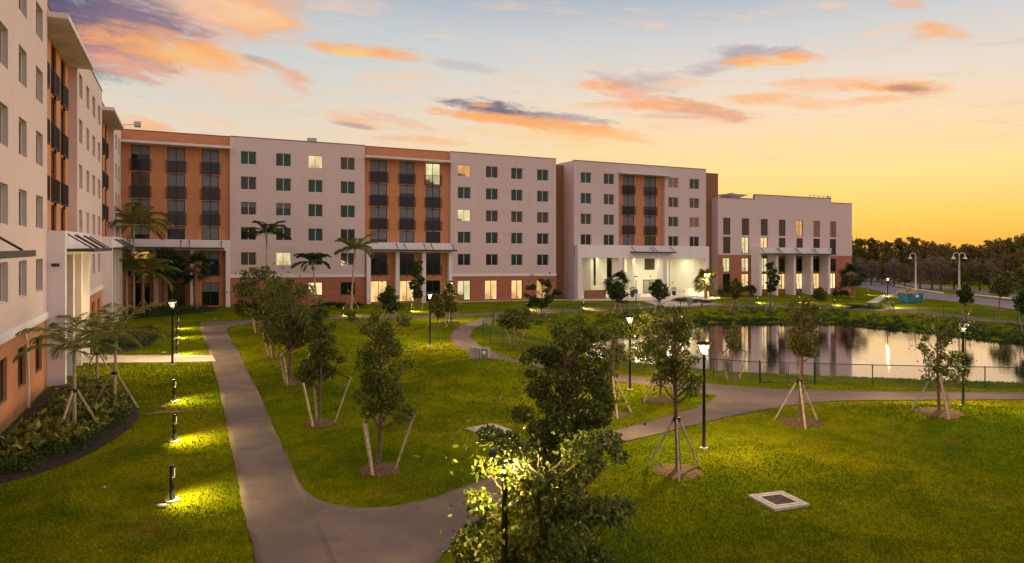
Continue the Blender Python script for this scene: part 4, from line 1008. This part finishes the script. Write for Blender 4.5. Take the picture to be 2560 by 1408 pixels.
tree(1352, 1672, 1078, 1540, 400, 'closest tree, its lower leaves glowing yellow around the hidden lamp', n=15000, prof='lumpy', ncl=46, stakes=None, group=YT, csz=.25, leaf=.12, lm=LF, dxp=45, extra=[(-.85, -1.15, 4.38, .24), (-.55, -1.2, 4.30, .24), (-.62, -1.15, 4.02, .17), (-.66, -1.12, 3.78, .14), (-.30, -1.1, 4.1, .2), (-1.35, .1, 2.1, .28), (-1.3, -.1, 1.5, .3), (-.75, .0, 1.4, .32), (-1.1, .1, 2.9, .3), (-.8, .35, 2.5, .34), (-.4, .25, 3.0, .3), (-.9, .05, 2.0, .33), (-.3, .1, 2.2, .33), (-1.2, .2, 2.3, .28), (-.6, .3, 1.7, .33), (0, .0, 2.6, .3), (-1.0, .4, 3.4, .25), (-1.25, .1, 1.7, .3), (-.2, .1, 1.6, .3)])

# palms
PG = 'feather palms in the planting bed beside the west wing'
palm(186, 1082, 862, 120, 'nearest feather palm in the planting bed, propped by three stakes', nf=11, r=.085, seed=2, stakes=3, group=PG)
palm(243, 962, 835, 100, 'feather palm against the lit porch column', nf=10, r=.085, seed=5, stakes=2, group=PG)
palm(286, 1025, 835, 118, 'curved feather palm at the edge of the planting bed, one long pale prop', nf=10, r=.085, seed=8, stakes=2, lean=4, group=PG)
palm(334, 786, 552, 82, 'tall slender feather palm rising above the porch', nf=13, r=.16, seed=3, group=PG, name='tall_palm')
palm(316, 790, 660, 70, 'short feather palm left of the tall slender one', nf=12, r=.15, seed=11, group=PG)
palm(357, 788, 672, 78, 'stout feather palm right of the tall slender one', nf=13, r=.2, seed=7, stakes=2, bark=M_sabal, group=PG)
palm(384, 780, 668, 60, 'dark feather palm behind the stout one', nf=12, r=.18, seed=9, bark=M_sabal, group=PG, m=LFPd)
fanpalm(412, 775, 650, 52, 'cabbage palm in front of the left porch pillar', seed=3, r=.3)
fanpalm(490, 774, 660, 50, 'cabbage palm in front of the right porch bay of the orange wall', seed=6, r=.26, lean=-4)
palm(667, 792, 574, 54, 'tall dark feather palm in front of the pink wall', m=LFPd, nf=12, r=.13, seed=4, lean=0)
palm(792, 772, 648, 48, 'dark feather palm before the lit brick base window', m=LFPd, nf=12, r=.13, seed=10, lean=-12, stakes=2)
palm(878, 775, 618, 56, 'leaning feather palm left of the white porch', nf=11, r=.14, seed=12, lean=10, stakes=2)
fanpalm(1541, 776, 708, 40, 'fan palm left of the portico entrance', seed=13, r=.2, m=LFPd, nfan=40)
fanpalm(1764, 747, 708, 38, 'fan palm glowing in the light beside the portico', seed=17, r=.22, m=LFP, nfan=44)
fanpalm(2133, 748, 700, 42, 'dark shaggy fan palm at the right corner of the dining hall', seed=19, r=.25, nfan=44)
for px_, py_, e_ in ((1742, 741, 90), (1786, 744, 110)):
    p = P3(px_, py_, .25); rt = thing('ground_uplight', 'small ground light under the fan palm, ' + ('left' if px_ < 1760 else 'right') + ' of its trunk', 'light', p - Vector((0, 0, .25)))
    MB().lathe([(.12, 0), (.12, .18), (.09, .2)], 12).build('housing', M_black, rt); lamp_point('uplight_bulb', (0, 0, .3), e_, (1, .8, .42), .05, rt)

# ------------------------------------------------------------------ beds, hedges, bushes
def inside(poly, x, y):
    x = np.asarray(x); y = np.asarray(y); ins = np.zeros(x.shape, bool)
    for (ax, ay), (bx, by) in zip(poly, np.roll(poly, -1, axis=0)):
        c = (ay > y) != (by > y); ins ^= c & (x < (bx - ax) * (y - ay) / ((by - ay) + 1e-12) + ax)
    return ins
def bed_sheet(name, pix, m, lift=.02):
    P = resample([gp(*p) for p in pix + [pix[0]]], 90)[:-1]; c = P.mean(0); mb = MB(); rings = 8
    mb.v.append((c[0], c[1], gz(*c) + lift))
    for k in range(1, rings + 1):
        for q in P: X, Y = c + (q - c) * k / rings; mb.v.append((X, Y, gz(X, Y) + lift))
    n = len(P)
    for j in range(n):
        j2 = (j + 1) % n; mb.f.append((0, 1 + j, 1 + j2))
        for k in range(rings - 1): a = 1 + k * n; mb.f.append((a + j, a + n + j, a + n + j2, a + j2))
    tag(mb.build(name, m, smooth=True), kind='structure'); return P
def shrub_fill(name, label, P, n, h, seed, m=None, l=.12, clump=.35, shrink=.9):
    rng = np.random.default_rng(seed); c = P.mean(0); Q = c + (P - c) * shrink
    lo, hi = Q.min(0), Q.max(0); area = (hi - lo).prod(); k = max(8, int(area / (clump * clump) * .9))
    cc = rng.uniform(lo, hi, (k, 2)); cc = cc[inside(Q, cc[:, 0], cc[:, 1])]
    C3 = [(x, y, gz(x, y) + h * rng.uniform(.25, .7)) for x, y in cc]; rr = clump * rng.uniform(.6, 1.2, len(cc))
    C, D = clump_pts(C3, rr, n, rng)
    return tag(link(name, quadmesh(name, leaves(C, l, l * .55, rng, -.2, D), m or LFS)), label, None, kind='stuff')
bp = [(-60, 1225), (-60, 1120), (-5, 1096), (60, 1032), (115, 974), (165, 955), (240, 945), (300, 978), (350, 1015), (348, 1050), (290, 1100), (200, 1150), (90, 1190)]
PB = bed_sheet('planting_bed', bp, M_soil)
bp2 = [(-60, 1222), (-30, 1135), (60, 1090), (120, 1035), (150, 985), (235, 950), (300, 984), (342, 1020), (335, 1050), (270, 1100), (180, 1148), (80, 1186)]
PB2 = resample([gp(*p) for p in bp2 + [bp2[0]]], 80)[:-1]
shrub_fill('shrubbery', 'low mixed green shrubs filling the bed by the west wing', PB2, 26000, .5, 31, l=.085, clump=.3, shrink=.96)
shrub_fill('spiky_shrubs', 'olive strappy plants among the shrubs', PB2, 4500, .75, 32, m=LFP, l=.30, clump=.42, shrink=.8)
b2 = [(236, 884), (240, 858), (300, 838), (380, 826), (398, 842), (380, 862), (320, 882)]
P2_ = bed_sheet('planting_bed', b2, M_soil); shrub_fill('shrubbery', 'shrubs in the bed beyond the concrete walkway', P2_, 7000, .6, 33, l=.14, clump=.5)
b3 = [(300, 800), (330, 778), (420, 772), (540, 768), (545, 778), (430, 790)]
P3_ = bed_sheet('planting_bed', b3, M_soil); shrub_fill('shrubbery', 'dark planting at the foot of the cabbage palms', P3_, 3500, .5, 34, m=LF2, l=.2, clump=.6)
_bush = {}
def bush(px, py, hpx, wpx, label, m=None, seed=1, group='bushes along the building walls', name='bush', n=900):
    x, y = gp(px, py); s = y / F; rng = np.random.default_rng(seed * 7 + 3)
    k = (m or LF2).name + str(seed % 3)
    if k not in _bush:
        cs = [(rng.uniform(-.35, .35), rng.uniform(-.35, .35), rng.uniform(.2, .75)) for _ in range(14)]; C, D = clump_pts(cs, [rng.uniform(.15, .28) for _ in cs], n, rng)
        _bush[k] = (quadmesh('foliage', leaves(C, .12, .07, rng, -.1, D), m or LF2), MB().tube([(0, 0, -.1), (.03, 0, .6)], [.03, .015], 5).tube([(0, 0, 0), (.2, .1, .5)], [.02, .01], 4).mesh('stem', M_bark))
    rt = thing(name, label, 'bush', (x, y, gz(x, y)), seed * 1.3, group); rt.scale = (wpx * s, wpx * s, hpx * s)
    link('foliage', _bush[k][0], rt); link('stem', _bush[k][1], rt)
for i, a in enumerate([(600, 768, 10, 30, 'low clipped bush at the left end of the brick base'), (628, 768, 10, 30, 'low clipped bush behind the dense tree'), (795, 775, 20, 34, 'dark bush at the foot of the dark feather palm'),
                       (825, 772, 22, 34, 'dark bush under the lit brick base window'), (852, 772, 20, 34, 'dark bush right of the lit brick base window'), (900, 770, 18, 30, 'dark bush at the foot of the leaning palm'),
                       (1800, 742, 24, 26, 'bush at the left corner of the dining hall'), (1820, 741, 34, 26, 'tall bush below the first dark dining hall window'), (1850, 741, 34, 30, 'round bush left of the dining hall porch'),
                       (1880, 742, 38, 26, 'fan leaved bush against the first dining hall column'), (2092, 743, 30, 22, 'lit bush right of the dining hall porch'), (2108, 745, 26, 26, 'bush beneath the dark shaggy palm'),
                       (1700, 752, 9, 60, 'low spreading planting right of the portico path'), (1750, 755, 9, 60, 'low spreading planting before the glowing palm'), (1560, 757, 7, 40, 'low planting beside the portico lamp'),
                       (2130, 768, 10, 50, 'rough grasses by the fence left of the path sign'), (2180, 770, 10, 50, 'rough grasses by the fence near the path sign')]):
    bush(a[0], a[1], a[2], a[3], a[4], LFS if i in (10, 12, 13) else LF2, i)

# ------------------------------------------------------------------ woodland beyond the road
def wood_proto(seed, m, n, Rm=3.2, H=10, spiky=False, l=.5, ncl=26):
    rng = np.random.default_rng(seed); cs, rs = crown(None, 2.2, H - 1, Rm, rng, ncl, 'column' if spiky else 'wide', .34)
    C, D = clump_pts(cs, rs, n, rng); q = quadmesh('crown', leaves(C, l, l * .5, rng, .1, D), m)
    mb = MB().tube([(0, 0, -.3), (.1, 0, H * .4), (0, .1, H * .8)], [.25, .18, .05], 6)
    for c in cs[::2]: mb.tube([(0, 0, H * .25), c], [.1, .02], 4)
    return q, mb.mesh('trunk', M_bark)
WP = [wood_proto(1, LFB, 3800), wood_proto(2, LFBg, 3800, 3.6), wood_proto(3, LFB, 3800, 2.9, 11), wood_proto(4, LFBg, 3200, 1.8, 12, True), wood_proto(5, LFBb, 3800, 3.0, 8, False, .28)]
rw = random.Random(77)
def wtree(x, y, k, s, label, name='woodland_tree', group='trees at the edge of the woodland', szz=None):
    rt = thing(name, label, 'tree', (x, y, gz(x, y)), rw.uniform(0, 6.3), group); rt.scale = (s, s, szz or s)
    link('crown', WP[k][0], rt); link('trunk', WP[k][1], rt)
def at(px, py): Y = CH * F / (py - HZ(px)); return ((px - 1280) / F * Y, Y)
KL = ['brownish tree', 'green tree', 'rusty tree', 'slim spiky tree', 'bare twiggy tree']
WL = ['bare twiggy tree nearest the right wall of the dining hall', 'second bare twiggy tree right of the dining hall', 'low green tree behind the small lit post lamp', 'bare twiggy tree behind the blue skip', 'low green tree left of the single arm street light', 'bare twiggy tree right of the single arm street light', 'wide bare twiggy tree in the middle between the street lights', 'bare twiggy tree close right of the widest bare one', 'green tree just left of the two arm street light', 'low green tree directly behind the two arm street light', 'bare twiggy tree behind the diamond road sign', 'green tree right of the diamond road sign', 'bare twiggy tree behind the leaning roadside tree', 'brownish tree just right of the leaning roadside tree', 'brownish tree at the right edge beyond the road', 'green tree past the right edge beyond the road']
spots = [(2150, 712, 4, .85), (2178, 713, 4, .8), (2205, 712, 1, .6), (2235, 716, 4, .85), (2262, 719, 1, .55), (2300, 722, 4, .9), (2330, 724, 4, .95), (2352, 725, 4, .85), (2385, 724, 1, .75), (2405, 727, 1, .6), (2450, 727, 4, .9), (2475, 730, 1, .7), (2500, 733, 4, .85), (2530, 735, 0, .8), (2560, 737, 0, .9), (2600, 742, 1, .9)]
for i, (px, py, k, s) in enumerate(spots):
    x, y = at(px, py); wtree(x, y, k, s, WL[i])
for i in range(34):
    px = 2120 + i * 16 + rw.uniform(-6, 6); Y = rw.uniform(170, 215); x = (px - 1280) / F * Y
    tgt = np.interp(px, [2120, 2200, 2290, 2330, 2380, 2440, 2480, 2560, 2700], [596, 600, 598, 612, 616, 614, 602, 592, 590]) + rw.uniform(-4, 6)
    k = 3 if (px < 2300 and i % 2 == 0) else (i % 3); H = (HZ(px) - tgt) * Y / F + CH - SL * x
    wtree(x, Y, k, rw.uniform(.85, 1.1), '%s in the far woodland skyline beyond the road' % KL[k], group='%ss of the far woodland skyline' % KL[k], szz=H / (12 if k == 3 else 11 if k == 2 else 10))
for i in range(10):      # greenery seen through the open portico
    px = 1435 + i * 15; Y = 150 + (i % 3) * 9; wtree((px - 1280) / F * Y, Y, 1, .9, 'green tree seen through the gaps of the open portico', group='green trees behind the open portico')
rng = np.random.default_rng(9)
n = 46000; X = rng.uniform(60, 420, n); Y = rng.uniform(215, 330, n)
cl = rng.integers(0, 420, n); ccx = rng.uniform(60, 420, 420); ccy = rng.uniform(212, 330, 420); cch = rng.uniform(5.5, 9.5, 420)
D = unit(n, rng); rr_ = rng.uniform(.3, 1, (n, 1)) ** .5 * 5.0
C = np.stack([ccx[cl], ccy[cl], SL * ccx[cl] + cch[cl] * .5], -1) + D * rr_ * np.array([1, 1, .9]) ; C[:, 2] = np.maximum(C[:, 2], SL * C[:, 0] + .2)
tag(link('forest', quadmesh('forest', leaves(C, 1.0, .55, rng, .1, D), LFBg)), 'dense far woodland behind the road', None, kind='stuff')

rng = np.random.default_rng(14)
def shore_band(name, label, i0, i1, w0, w1, n, h, m, l, seed, cl=1.0):
    rng = np.random.default_rng(seed); P = _P[i0:i1]; d = np.concatenate([[0], np.cumsum(np.hypot(*np.diff(P, axis=0).T))])
    k = int(n / 45); s_ = rng.uniform(0, d[-1], k); x = np.interp(s_, d, P[:, 0]); y = np.interp(s_, d, P[:, 1])
    cx_, cy_ = 32, 66; r = np.hypot(x - cx_, y - cy_); o = rng.uniform(w0, w1, k); x = x + (x - cx_) / r * o; y = y + (y - cy_) / r * o
    z = np.maximum(SL * x + ground_e(x, y), WZ); C3 = np.stack([x, y, z + h * rng.uniform(.1, .5, k)], -1); C, D = clump_pts(list(map(tuple, C3)), list(rng.uniform(.4, 1, k) * cl), n, rng)
    C[:, 2] = np.maximum(C[:, 2] * 1.0, WZ + .02)
    return tag(link(name, quadmesh(name, leaves(C, l, l * .4, rng, -.4, D), m)), label, None, kind='stuff')
shore_band('bank_shade_weeds', 'rough weeds coloured dark as the shade along the far waterline', 0, 10, .1, 2.2, 15000, .5, LF2, .3, 15, .55)  # dark leaf clumps added to give the unlit waterside its shade
shore_band('bank_shade_grass', 'rough grass coloured dark as the shade on the far bank of the pond', 0, 11, 1.5, 8.5, 22000, .12, LF2, .26, 16, .6)  # the slope's shade is put into the dark leaf colour
shore_band('reeds', 'thin weeds along the near waterline by the fence', 11, 16, .1, 1.6, 2500, .8, LFR, .35, 17, .35)
WP.append(wood_proto(6, LF3, 3800, 3.2, 8)); x, y = at(2575, 752)
wtree(x, y, 5, .8, 'golden lit tree at the right edge above the road'); post_lamp(2612, 752, 'post lamp just past the right edge lighting the golden tree', 900, 5)

# ------------------------------------------------------------------ fences
def linkmat():
    m = bpy.data.materials.new('chain_link'); m.use_nodes = True; t = NT(m.node_tree); p = t.n['Principled BSDF']
    p.inputs['Base Color'].default_value = (.02, .07, .05, 1); p.inputs['Roughness'].default_value = .5
    uv = t.new('ShaderNodeUVMap').outputs[0]; s = t.new('ShaderNodeSeparateXYZ', {0: uv})
    a = t.m('FRACT', t.m('MULTIPLY', t.m('ADD', s.outputs[0], s.outputs[1]), 9)); b = t.m('FRACT', t.m('MULTIPLY', t.m('SUBTRACT', s.outputs[0], s.outputs[1]), 9))
    k = t.m('MAXIMUM', t.m('LESS_THAN', a, .10), t.m('LESS_THAN', b, .10))
    tr = t.new('ShaderNodeBsdfTransparent'); mx = t.new('ShaderNodeMixShader', {0: k, 1: tr.outputs[0], 2: p.outputs[0]})
    t.l.new(mx.outputs[0], t.n['Material Output'].inputs[0]); return m
M_link = linkmat(); M_fence = mat('fence_green', (.02, .06, .045), .5, metal=.2)
def fence(name, label, pix, sp=3.0, h=1.2):
    P = np.array([gp(*p) for p in pix]); d = np.concatenate([[0], np.cumsum(np.hypot(*np.diff(P, axis=0).T))]); n = max(2, int(d[-1] / 1.0))
    Q = resample([tuple(p) for p in P], n); rt = thing(name, label, 'fence', (Q[0][0], Q[0][1], gz(*Q[0])))
    o = Vector((Q[0][0], Q[0][1], gz(*Q[0]))); W = [Vector((x, y, gz(x, y))) - o for x, y in Q]
    MB().tube([p + Vector((0, 0, h)) for p in W], .024, 6).build('top_rail', M_fence, rt)
    mb = MB(); uv = []; s = 0
    for a, b in zip(W, W[1:]):
        L2 = (b - a).length; mb.quad(a + Vector((0, 0, .04)), b + Vector((0, 0, .04)), b + Vector((0, 0, h)), a + Vector((0, 0, h))); uv += [(s, 0), (s + L2, 0), (s + L2, h), (s, h)]; s += L2
    me = mb.mesh('chain_link_mesh', M_link); ul = me.uv_layers.new(name='UVMap')
    for i, q in enumerate(uv): ul.data[i].uv = q
    link('chain_link_mesh', me, rt)
    dd = np.concatenate([[0], np.cumsum(np.hypot(*np.diff(Q, axis=0).T))]); pm = MB().tube([(0, 0, -.15), (0, 0, h + .04)], .032, 7).mesh('post', M_fence)
    for k in range(int(dd[-1] / sp) + 1):
        x = np.interp(k * sp, dd, Q[:, 0]); y = np.interp(k * sp, dd, Q[:, 1]); link('post', pm, rt, loc=Vector((x, y, gz(x, y))) - o)
    return rt
fence('pond_fence', 'green chain link fence along the near side of the pond', [(1232, 815), (1208, 826), (1204, 845), (1224, 858), (1258, 871), (1300, 883), (1400, 905), (1500, 922), (1600, 936), (1700, 945), (1800, 952), (1896, 959)])
fence('pond_fence', 'green chain link fence from the gate to the right edge', [(2040, 963), (2170, 967), (2300, 970), (2424, 972), (2560, 974), (2720, 977)])
fence('pond_fence', 'distant chain link fence on the far bank below the footpath', [(1234, 813), (1262, 801), (1320, 794), (1400, 789), (1523, 780), (1627, 774), (1720, 772), (1800, 769), (2000, 775), (2100, 777), (2200, 779), (2287, 783), (2347, 788), (2454, 799), (2560, 812), (2720, 832)], 3.2)
ga, gb = gp(1899, 959), gp(2038, 963); go = Vector((ga[0], ga[1], gz(*ga))); gd = Vector((gb[0], gb[1], gz(*gb))) - go
rt = thing('pond_gate', 'green double chain link gate in the near pond fence', 'gate', go)
def gpt(f, z): return gd * f + Vector((0, 0, z))
for f in (0, 1): MB().tube([gpt(f, -.1), gpt(f, 1.3)], .045, 8).build('post', M_fence, rt)
for a, b in ((.02, .46), (.48, .52)) if False else ((.02, .485), (.515, .98)):
    MB().tube([gpt(a, .08), gpt(a, 1.2), gpt(b, 1.2), gpt(b, .08), gpt(a, .08)], .026, 6).build('gate_frame', M_fence, rt)
    me = MB().quad(gpt(a, .08), gpt(b, .08), gpt(b, 1.2), gpt(a, 1.2)).mesh('gate_mesh', M_link); ul = me.uv_layers.new(name='UVMap'); L2 = gd.length * (b - a)
    for i, q in enumerate([(0, 0), (L2, 0), (L2, 1.1), (0, 1.1)]): ul.data[i].uv = q
    link('gate_mesh', me, rt)

# ------------------------------------------------------------------ small things
x, y = gp(1200, 914); rt = thing('utility_cabinet', 'grey metal utility cabinet on a small grassy mound', 'cabinet', (x, y, gz(x, y)), R(-12))
MB().box(-.55, .55, -.35, .35, -.05, .08).build('plinth', M_concrete, rt)
MB().box(-.55, -.05, -.32, .32, .081, .86).build('cabinet_body', M_grey, rt); MB().box(-.045, .55, -.30, .32, .081, .80).build('cabinet_door', mat('galvanised_dark', (.28, .28, .30), .45, metal=.6, var=.2), rt)
MB().tube([(-.02, -.38, .1), (-.02, -.38, 1.0)], .035, 8).tube([(.12, -.38, .1), (.12, -.38, .98)], .03, 8).bar((-.02, -.38, .98), (.12, -.38, .98), .05).build('conduit', M_grey, rt)
MB().box(.22, .42, -.312, -.302, .5, .68).build('warning_plate', M_white, rt)
def drain(cx, cy, side, rz, label, grate=True):
    x, y = gp(cx, cy); z = gz(x, y); rt = thing('storm_drain', label, 'drain', (x, y, z + .02), rz)
    s, i_ = side / 2, side * .29; mb = MB(); mb.box(-s, s, -s, -i_, -.1, .045).box(-s, s, i_, s, -.1, .045).box(-s, -i_, -i_, i_, -.1, .045).box(i_, s, -i_, i_, -.1, .045)
    mb.build('concrete_frame', M_concrete, rt)
    mb = MB(); k = i_ + side * .10; g_ = .012
    mb.box(-k, k, -k - g_, -k, .0455, .049).box(-k, k, k, k + g_, .0455, .049).box(-k - g_, -k, -k, k, .0455, .049).box(k, k + g_, -k, k, .0455, .049); mb.build('joint', M_soil, rt)
    MB().quad((-i_, -i_, .0), (i_, -i_, .0), (i_, i_, .0), (-i_, i_, .0)).build('sump', M_soil if grate else M_lawn, rt)
    if grate:
        mb = MB(); n = 16
        for k in range(n + 1): q = -i_ + 2 * i_ * k / n; mb.box(q - .014, q + .014, -i_, i_, .012, .040); mb.box(-i_, i_, q - .009, q + .009, .018, .034)
        mb.build('grate', mat('rusty_iron', (.10, .06, .04), .8, var=.5, vscale=9), rt)
drain(1946, 1254, 1.22, R(18), 'square concrete storm drain with an iron grate in the near right lawn')
drain(1222, 1077, 1.35, R(38), 'square concrete drain surround with grass inside, left of the large tree', False)
# builders' skip
x, y = gp(2276, 757); s = y / F; rt = thing('skip', 'blue builders skip heaped with rubbish beside the road', 'skip', (x, y, gz(x, y)), R(6))
M_blue = mat('skip_blue', (.03, .20, .32), .55, var=.3, vscale=3)
w_ = 40 * s / 2; hh = 24 * s
mb = MB(); i = 0; mb.v = [(-w_, -.9, .1), (w_, -.9, .1), (w_, 1.2, .1), (-w_, 1.2, .1), (-w_ - .08, -1.0, hh), (w_ + .08, -1.0, hh), (w_ + .08, 1.3, hh), (-w_ - .08, 1.3, hh)]
mb.f = [(0, 3, 2, 1), (0, 1, 5, 4), (1, 2, 6, 5), (2, 3, 7, 6), (3, 0, 4, 7)]; mb.build('bin', M_blue, rt)
mb = MB()
for k in range(5): z_ = .25 + (hh - .4) * k / 4; mb.box(-w_ - .05, w_ + .05, -1.05, -.985 if k else -.96, z_, z_ + .07)
for k in (-1, 1): mb.box(k * w_ - .07, k * w_ + .07, -1.08, -1.0, .05, hh)
mb.box(-w_ - .12, w_ + .12, -1.1, -.98, hh - .08, hh + .02).build('ribs', M_blue, rt); MB().box(w_ * .05, w_ * .5, -1.075, -1.06, hh * .62, hh * .86).build('plate', M_white, rt)
M_rub = mat('rubble_heap', (.42, .24, .12), .9, var=.6, vscale=5, bump=1)
rng = np.random.default_rng(4); C = np.stack([rng.normal(-.05, w_ * .42, 260), rng.uniform(-.7, 1.0, 260), rng.uniform(hh - .1, hh + .55, 260)], -1); C[:, 2] -= .35 * (np.abs(C[:, 0]) / w_) ** 2
mb = MB(); mb.lathe([(w_ * .95, hh - .15), (w_ * .8, hh + .12), (w_ * .4, hh + .35), (.05, hh + .4)], 14)
link('rubbish_heap', mb.mesh('rubbish_heap', M_rub), rt); link('scraps', quadmesh('scraps', leaves(C, .5, .3, rng), mat('scrap_pale', (.5, .36, .22), .8, var=.5, vscale=4)), rt)
x, y = gp(2251, 747); rt = thing('rubbish_pile', 'tan heap of boards leaning behind the blue skip', 'rubbish', (x, y, gz(x, y)))
for k in range(6): MB().bar((-.5 + k * .18, .1 * k, 0), (-.3 + k * .15, .4, 1.2 + .15 * (k % 3)), .3, .05).build('board', M_wood, rt)
def board_sign(px, py, hpx, wpx, phpx, label, m, diamond=False):
    x, y = gp(px, py); s = y / F; rt = thing('sign', label, 'sign', (x, y, gz(x, y))); H = hpx * s; w_, h_ = wpx * s / 2, phpx * s
    MB().tube([(0, 0, -.1), (0, 0, H - (h_ / 2 if diamond else 0))], .04, 6).build('post', M_grey, rt)
    mb = MB()
    if diamond:
        k = h_ / 2; c = H - k; mb.v = [(0, -.06, c - k), (k, -.06, c), (0, -.06, c + k), (-k, -.06, c), (0, -.045, c - k), (k, -.045, c), (0, -.045, c + k), (-k, -.045, c)]
        mb.f = [(0, 1, 2, 3), (7, 6, 5, 4), (0, 4, 5, 1), (1, 5, 6, 2), (2, 6, 7, 3), (3, 7, 4, 0)]
    else: mb.box(-w_, w_, -.07, -.045, H - h_, H)
    mb.build('panel', m, rt)
M_sign = mat('sign_grey', (.30, .33, .33), .6, var=.15)
board_sign(1725, 768, 23, 13, 17, 'blue grey notice board by the fence in front of the portico path', M_sign)
board_sign(2222, 775, 22, 8, 12, 'small grey sign beside the low light near the skip', M_sign)
board_sign(2423, 741, 27, 16, 17, 'grey back of a diamond road sign', mat('sign_back', (.24, .21, .2), .6), True)
# chair and pots under the portico
q = lambda a, yy: Vector((CX0 + U[0] * a + V[0] * yy, CY0 + U[1] * a + V[1] * yy, 0))
p = q(71.3, 1.3); z0 = SL * p.x + .1
rt = thing('lounge_chair', 'blue lounge chair under the portico', 'chair', (p.x, p.y, z0), TH)
MB().box(-.45, .45, -.4, .4, .25, .45).build('seat', M_white, rt); MB().box(-.45, .45, .3, .45, .45, 1.15).build('backrest', M_blue, rt)
for a in (-.4, .4):
    for b in (-.35, .35): MB().box(a - .03, a + .03, b - .03, b + .03, 0, .249).build('leg', M_black, rt)
for a, yy, hgt, lb in ((70.2, .8, .95, 'dark round planter beside the blue lounge chair'), (78.3, 2.5, .7, 'dark planter by the interior door of the portico'), (79.2, 2.2, .7, 'green leaved pot right of the interior door')):
    p = q(a, yy); rt = thing('planter_pot', lb, 'planter', (p.x, p.y, SL * p.x + .1)); MB().lathe([(.25, 0), (.36, hgt * .6), (.38, hgt)], 14).build('pot', M_frameD, rt)
    rng = np.random.default_rng(int(a)); C = unit(120, rng) * .4 + np.array([0, 0, hgt + .25]); link('foliage', quadmesh('foliage', leaves(C, .22, .1, rng, -.3), LFS), rt)
# fallen palm frond and scraps of litter on the grass
x, y = gp(365, 1040); rt = thing('fallen_frond', 'dry fallen palm frond at the tip of the planting bed', 'frond', (x, y, gz(x, y) + .08), R(25))
rng = np.random.default_rng(3); pts, Q = frond(rng, 1.5, 0, .05, .15, .35, 18); Q = np.array(Q); Q[..., 2] = Q[..., 2] * .2 + .05
link('leaflets', quadmesh('leaflets', Q, mat('dry_frond', (.55, .42, .25), .8, var=.3)), rt); MB().tube([Vector(p) for p in pts[::3]], .015, 4).build('stem', M_wood, rt)
for i, (px, py, l_, lb) in enumerate([(409, 1020, .28, 'pale scrap lying between the bed and the third bollard light'), (261, 1223, .1, 'white scrap in the near left grass'), (405, 1269, .3, 'pale round stone beside the nearest bollard light'), (225, 912, .3, 'pale slab in the grass by the walkway'), (410, 883, .3, 'flat pale box lid in the grass past the walkway'), (538, 799, .35, 'pale flat cover in the grass before the orange porch')]):
    x, y = gp(px, py); MBx = MB().lathe([(l_ / 2, 0), (l_ * .48, .04), (l_ * .3, .055)], 10); o = MBx.build('litter', M_concrete); o.location = (x, y, gz(x, y) + .04); o.scale = (1, .6, 1); tag(o, lb, 'litter')

# ------------------------------------------------------------------ grass blades
rng = np.random.default_rng(21)
N = 230000
px = rng.uniform(-120, 2680, N); py = 1000 + (rng.uniform(0, 1, N) ** .85) * 470
py[: N // 3] = rng.uniform(820, 1000, N // 3)
Y = CH * F / (py - (623 + .011 * (px - 1280))); X = (px - 1280) / F * Y
ok = np.ones(N, bool)
for P in PATHS:
    lo, hi = P.min(0), P.max(0); m_ = (X > lo[0]) & (X < hi[0]) & (Y > lo[1]) & (Y < hi[1])
    if m_.any(): k = np.where(m_)[0]; ok[k[inside(P, X[k], Y[k])]] = False
ok &= ~inside(PB, X, Y) & ~inside(P2_, X, Y) & (pond_dist(X, Y) > .5) & (X > -6.7 - .4566 * Y)
X, Y = X[ok], Y[ok]; Z = SL * X + ground_e(X, Y); n = len(X)
hgt = rng.uniform(.02, .055, n) * (1 + .5 * (Y > 30)); wd = rng.uniform(.010, .022, n) * np.clip(Y / 20, 1, 2.5); a = rng.uniform(0, 6.28, n); ln = rng.normal(0, .5, (n, 2)) * hgt[:, None]
B0 = np.stack([X, Y, Z - .01], -1); dv = np.stack([np.cos(a) * wd, np.sin(a) * wd, np.zeros(n)], -1); T = B0 + np.stack([ln[:, 0], ln[:, 1], hgt + .01], -1)
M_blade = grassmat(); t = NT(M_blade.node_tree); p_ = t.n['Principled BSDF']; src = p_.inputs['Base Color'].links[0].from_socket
r = t.new('ShaderNodeNewGeometry').outputs['Random Per Island']
t.l.new(t.mix(1.0, src, t.ramp(r, [(0, (.75, .8, .7)), (.6, (1.15, 1.12, 1.05)), (1, (1.6, 1.45, 1.3))]), 'MULTIPLY'), p_.inputs['Base Color'])
for l_ in list(p_.inputs['Normal'].links): t.l.remove(l_)
tag(link('grass', quadmesh('grass', np.stack([B0 - dv, B0 + dv, T + dv * .3, T - dv * .3], 1), M_blade)), 'short lawn grass', None, kind='stuff')
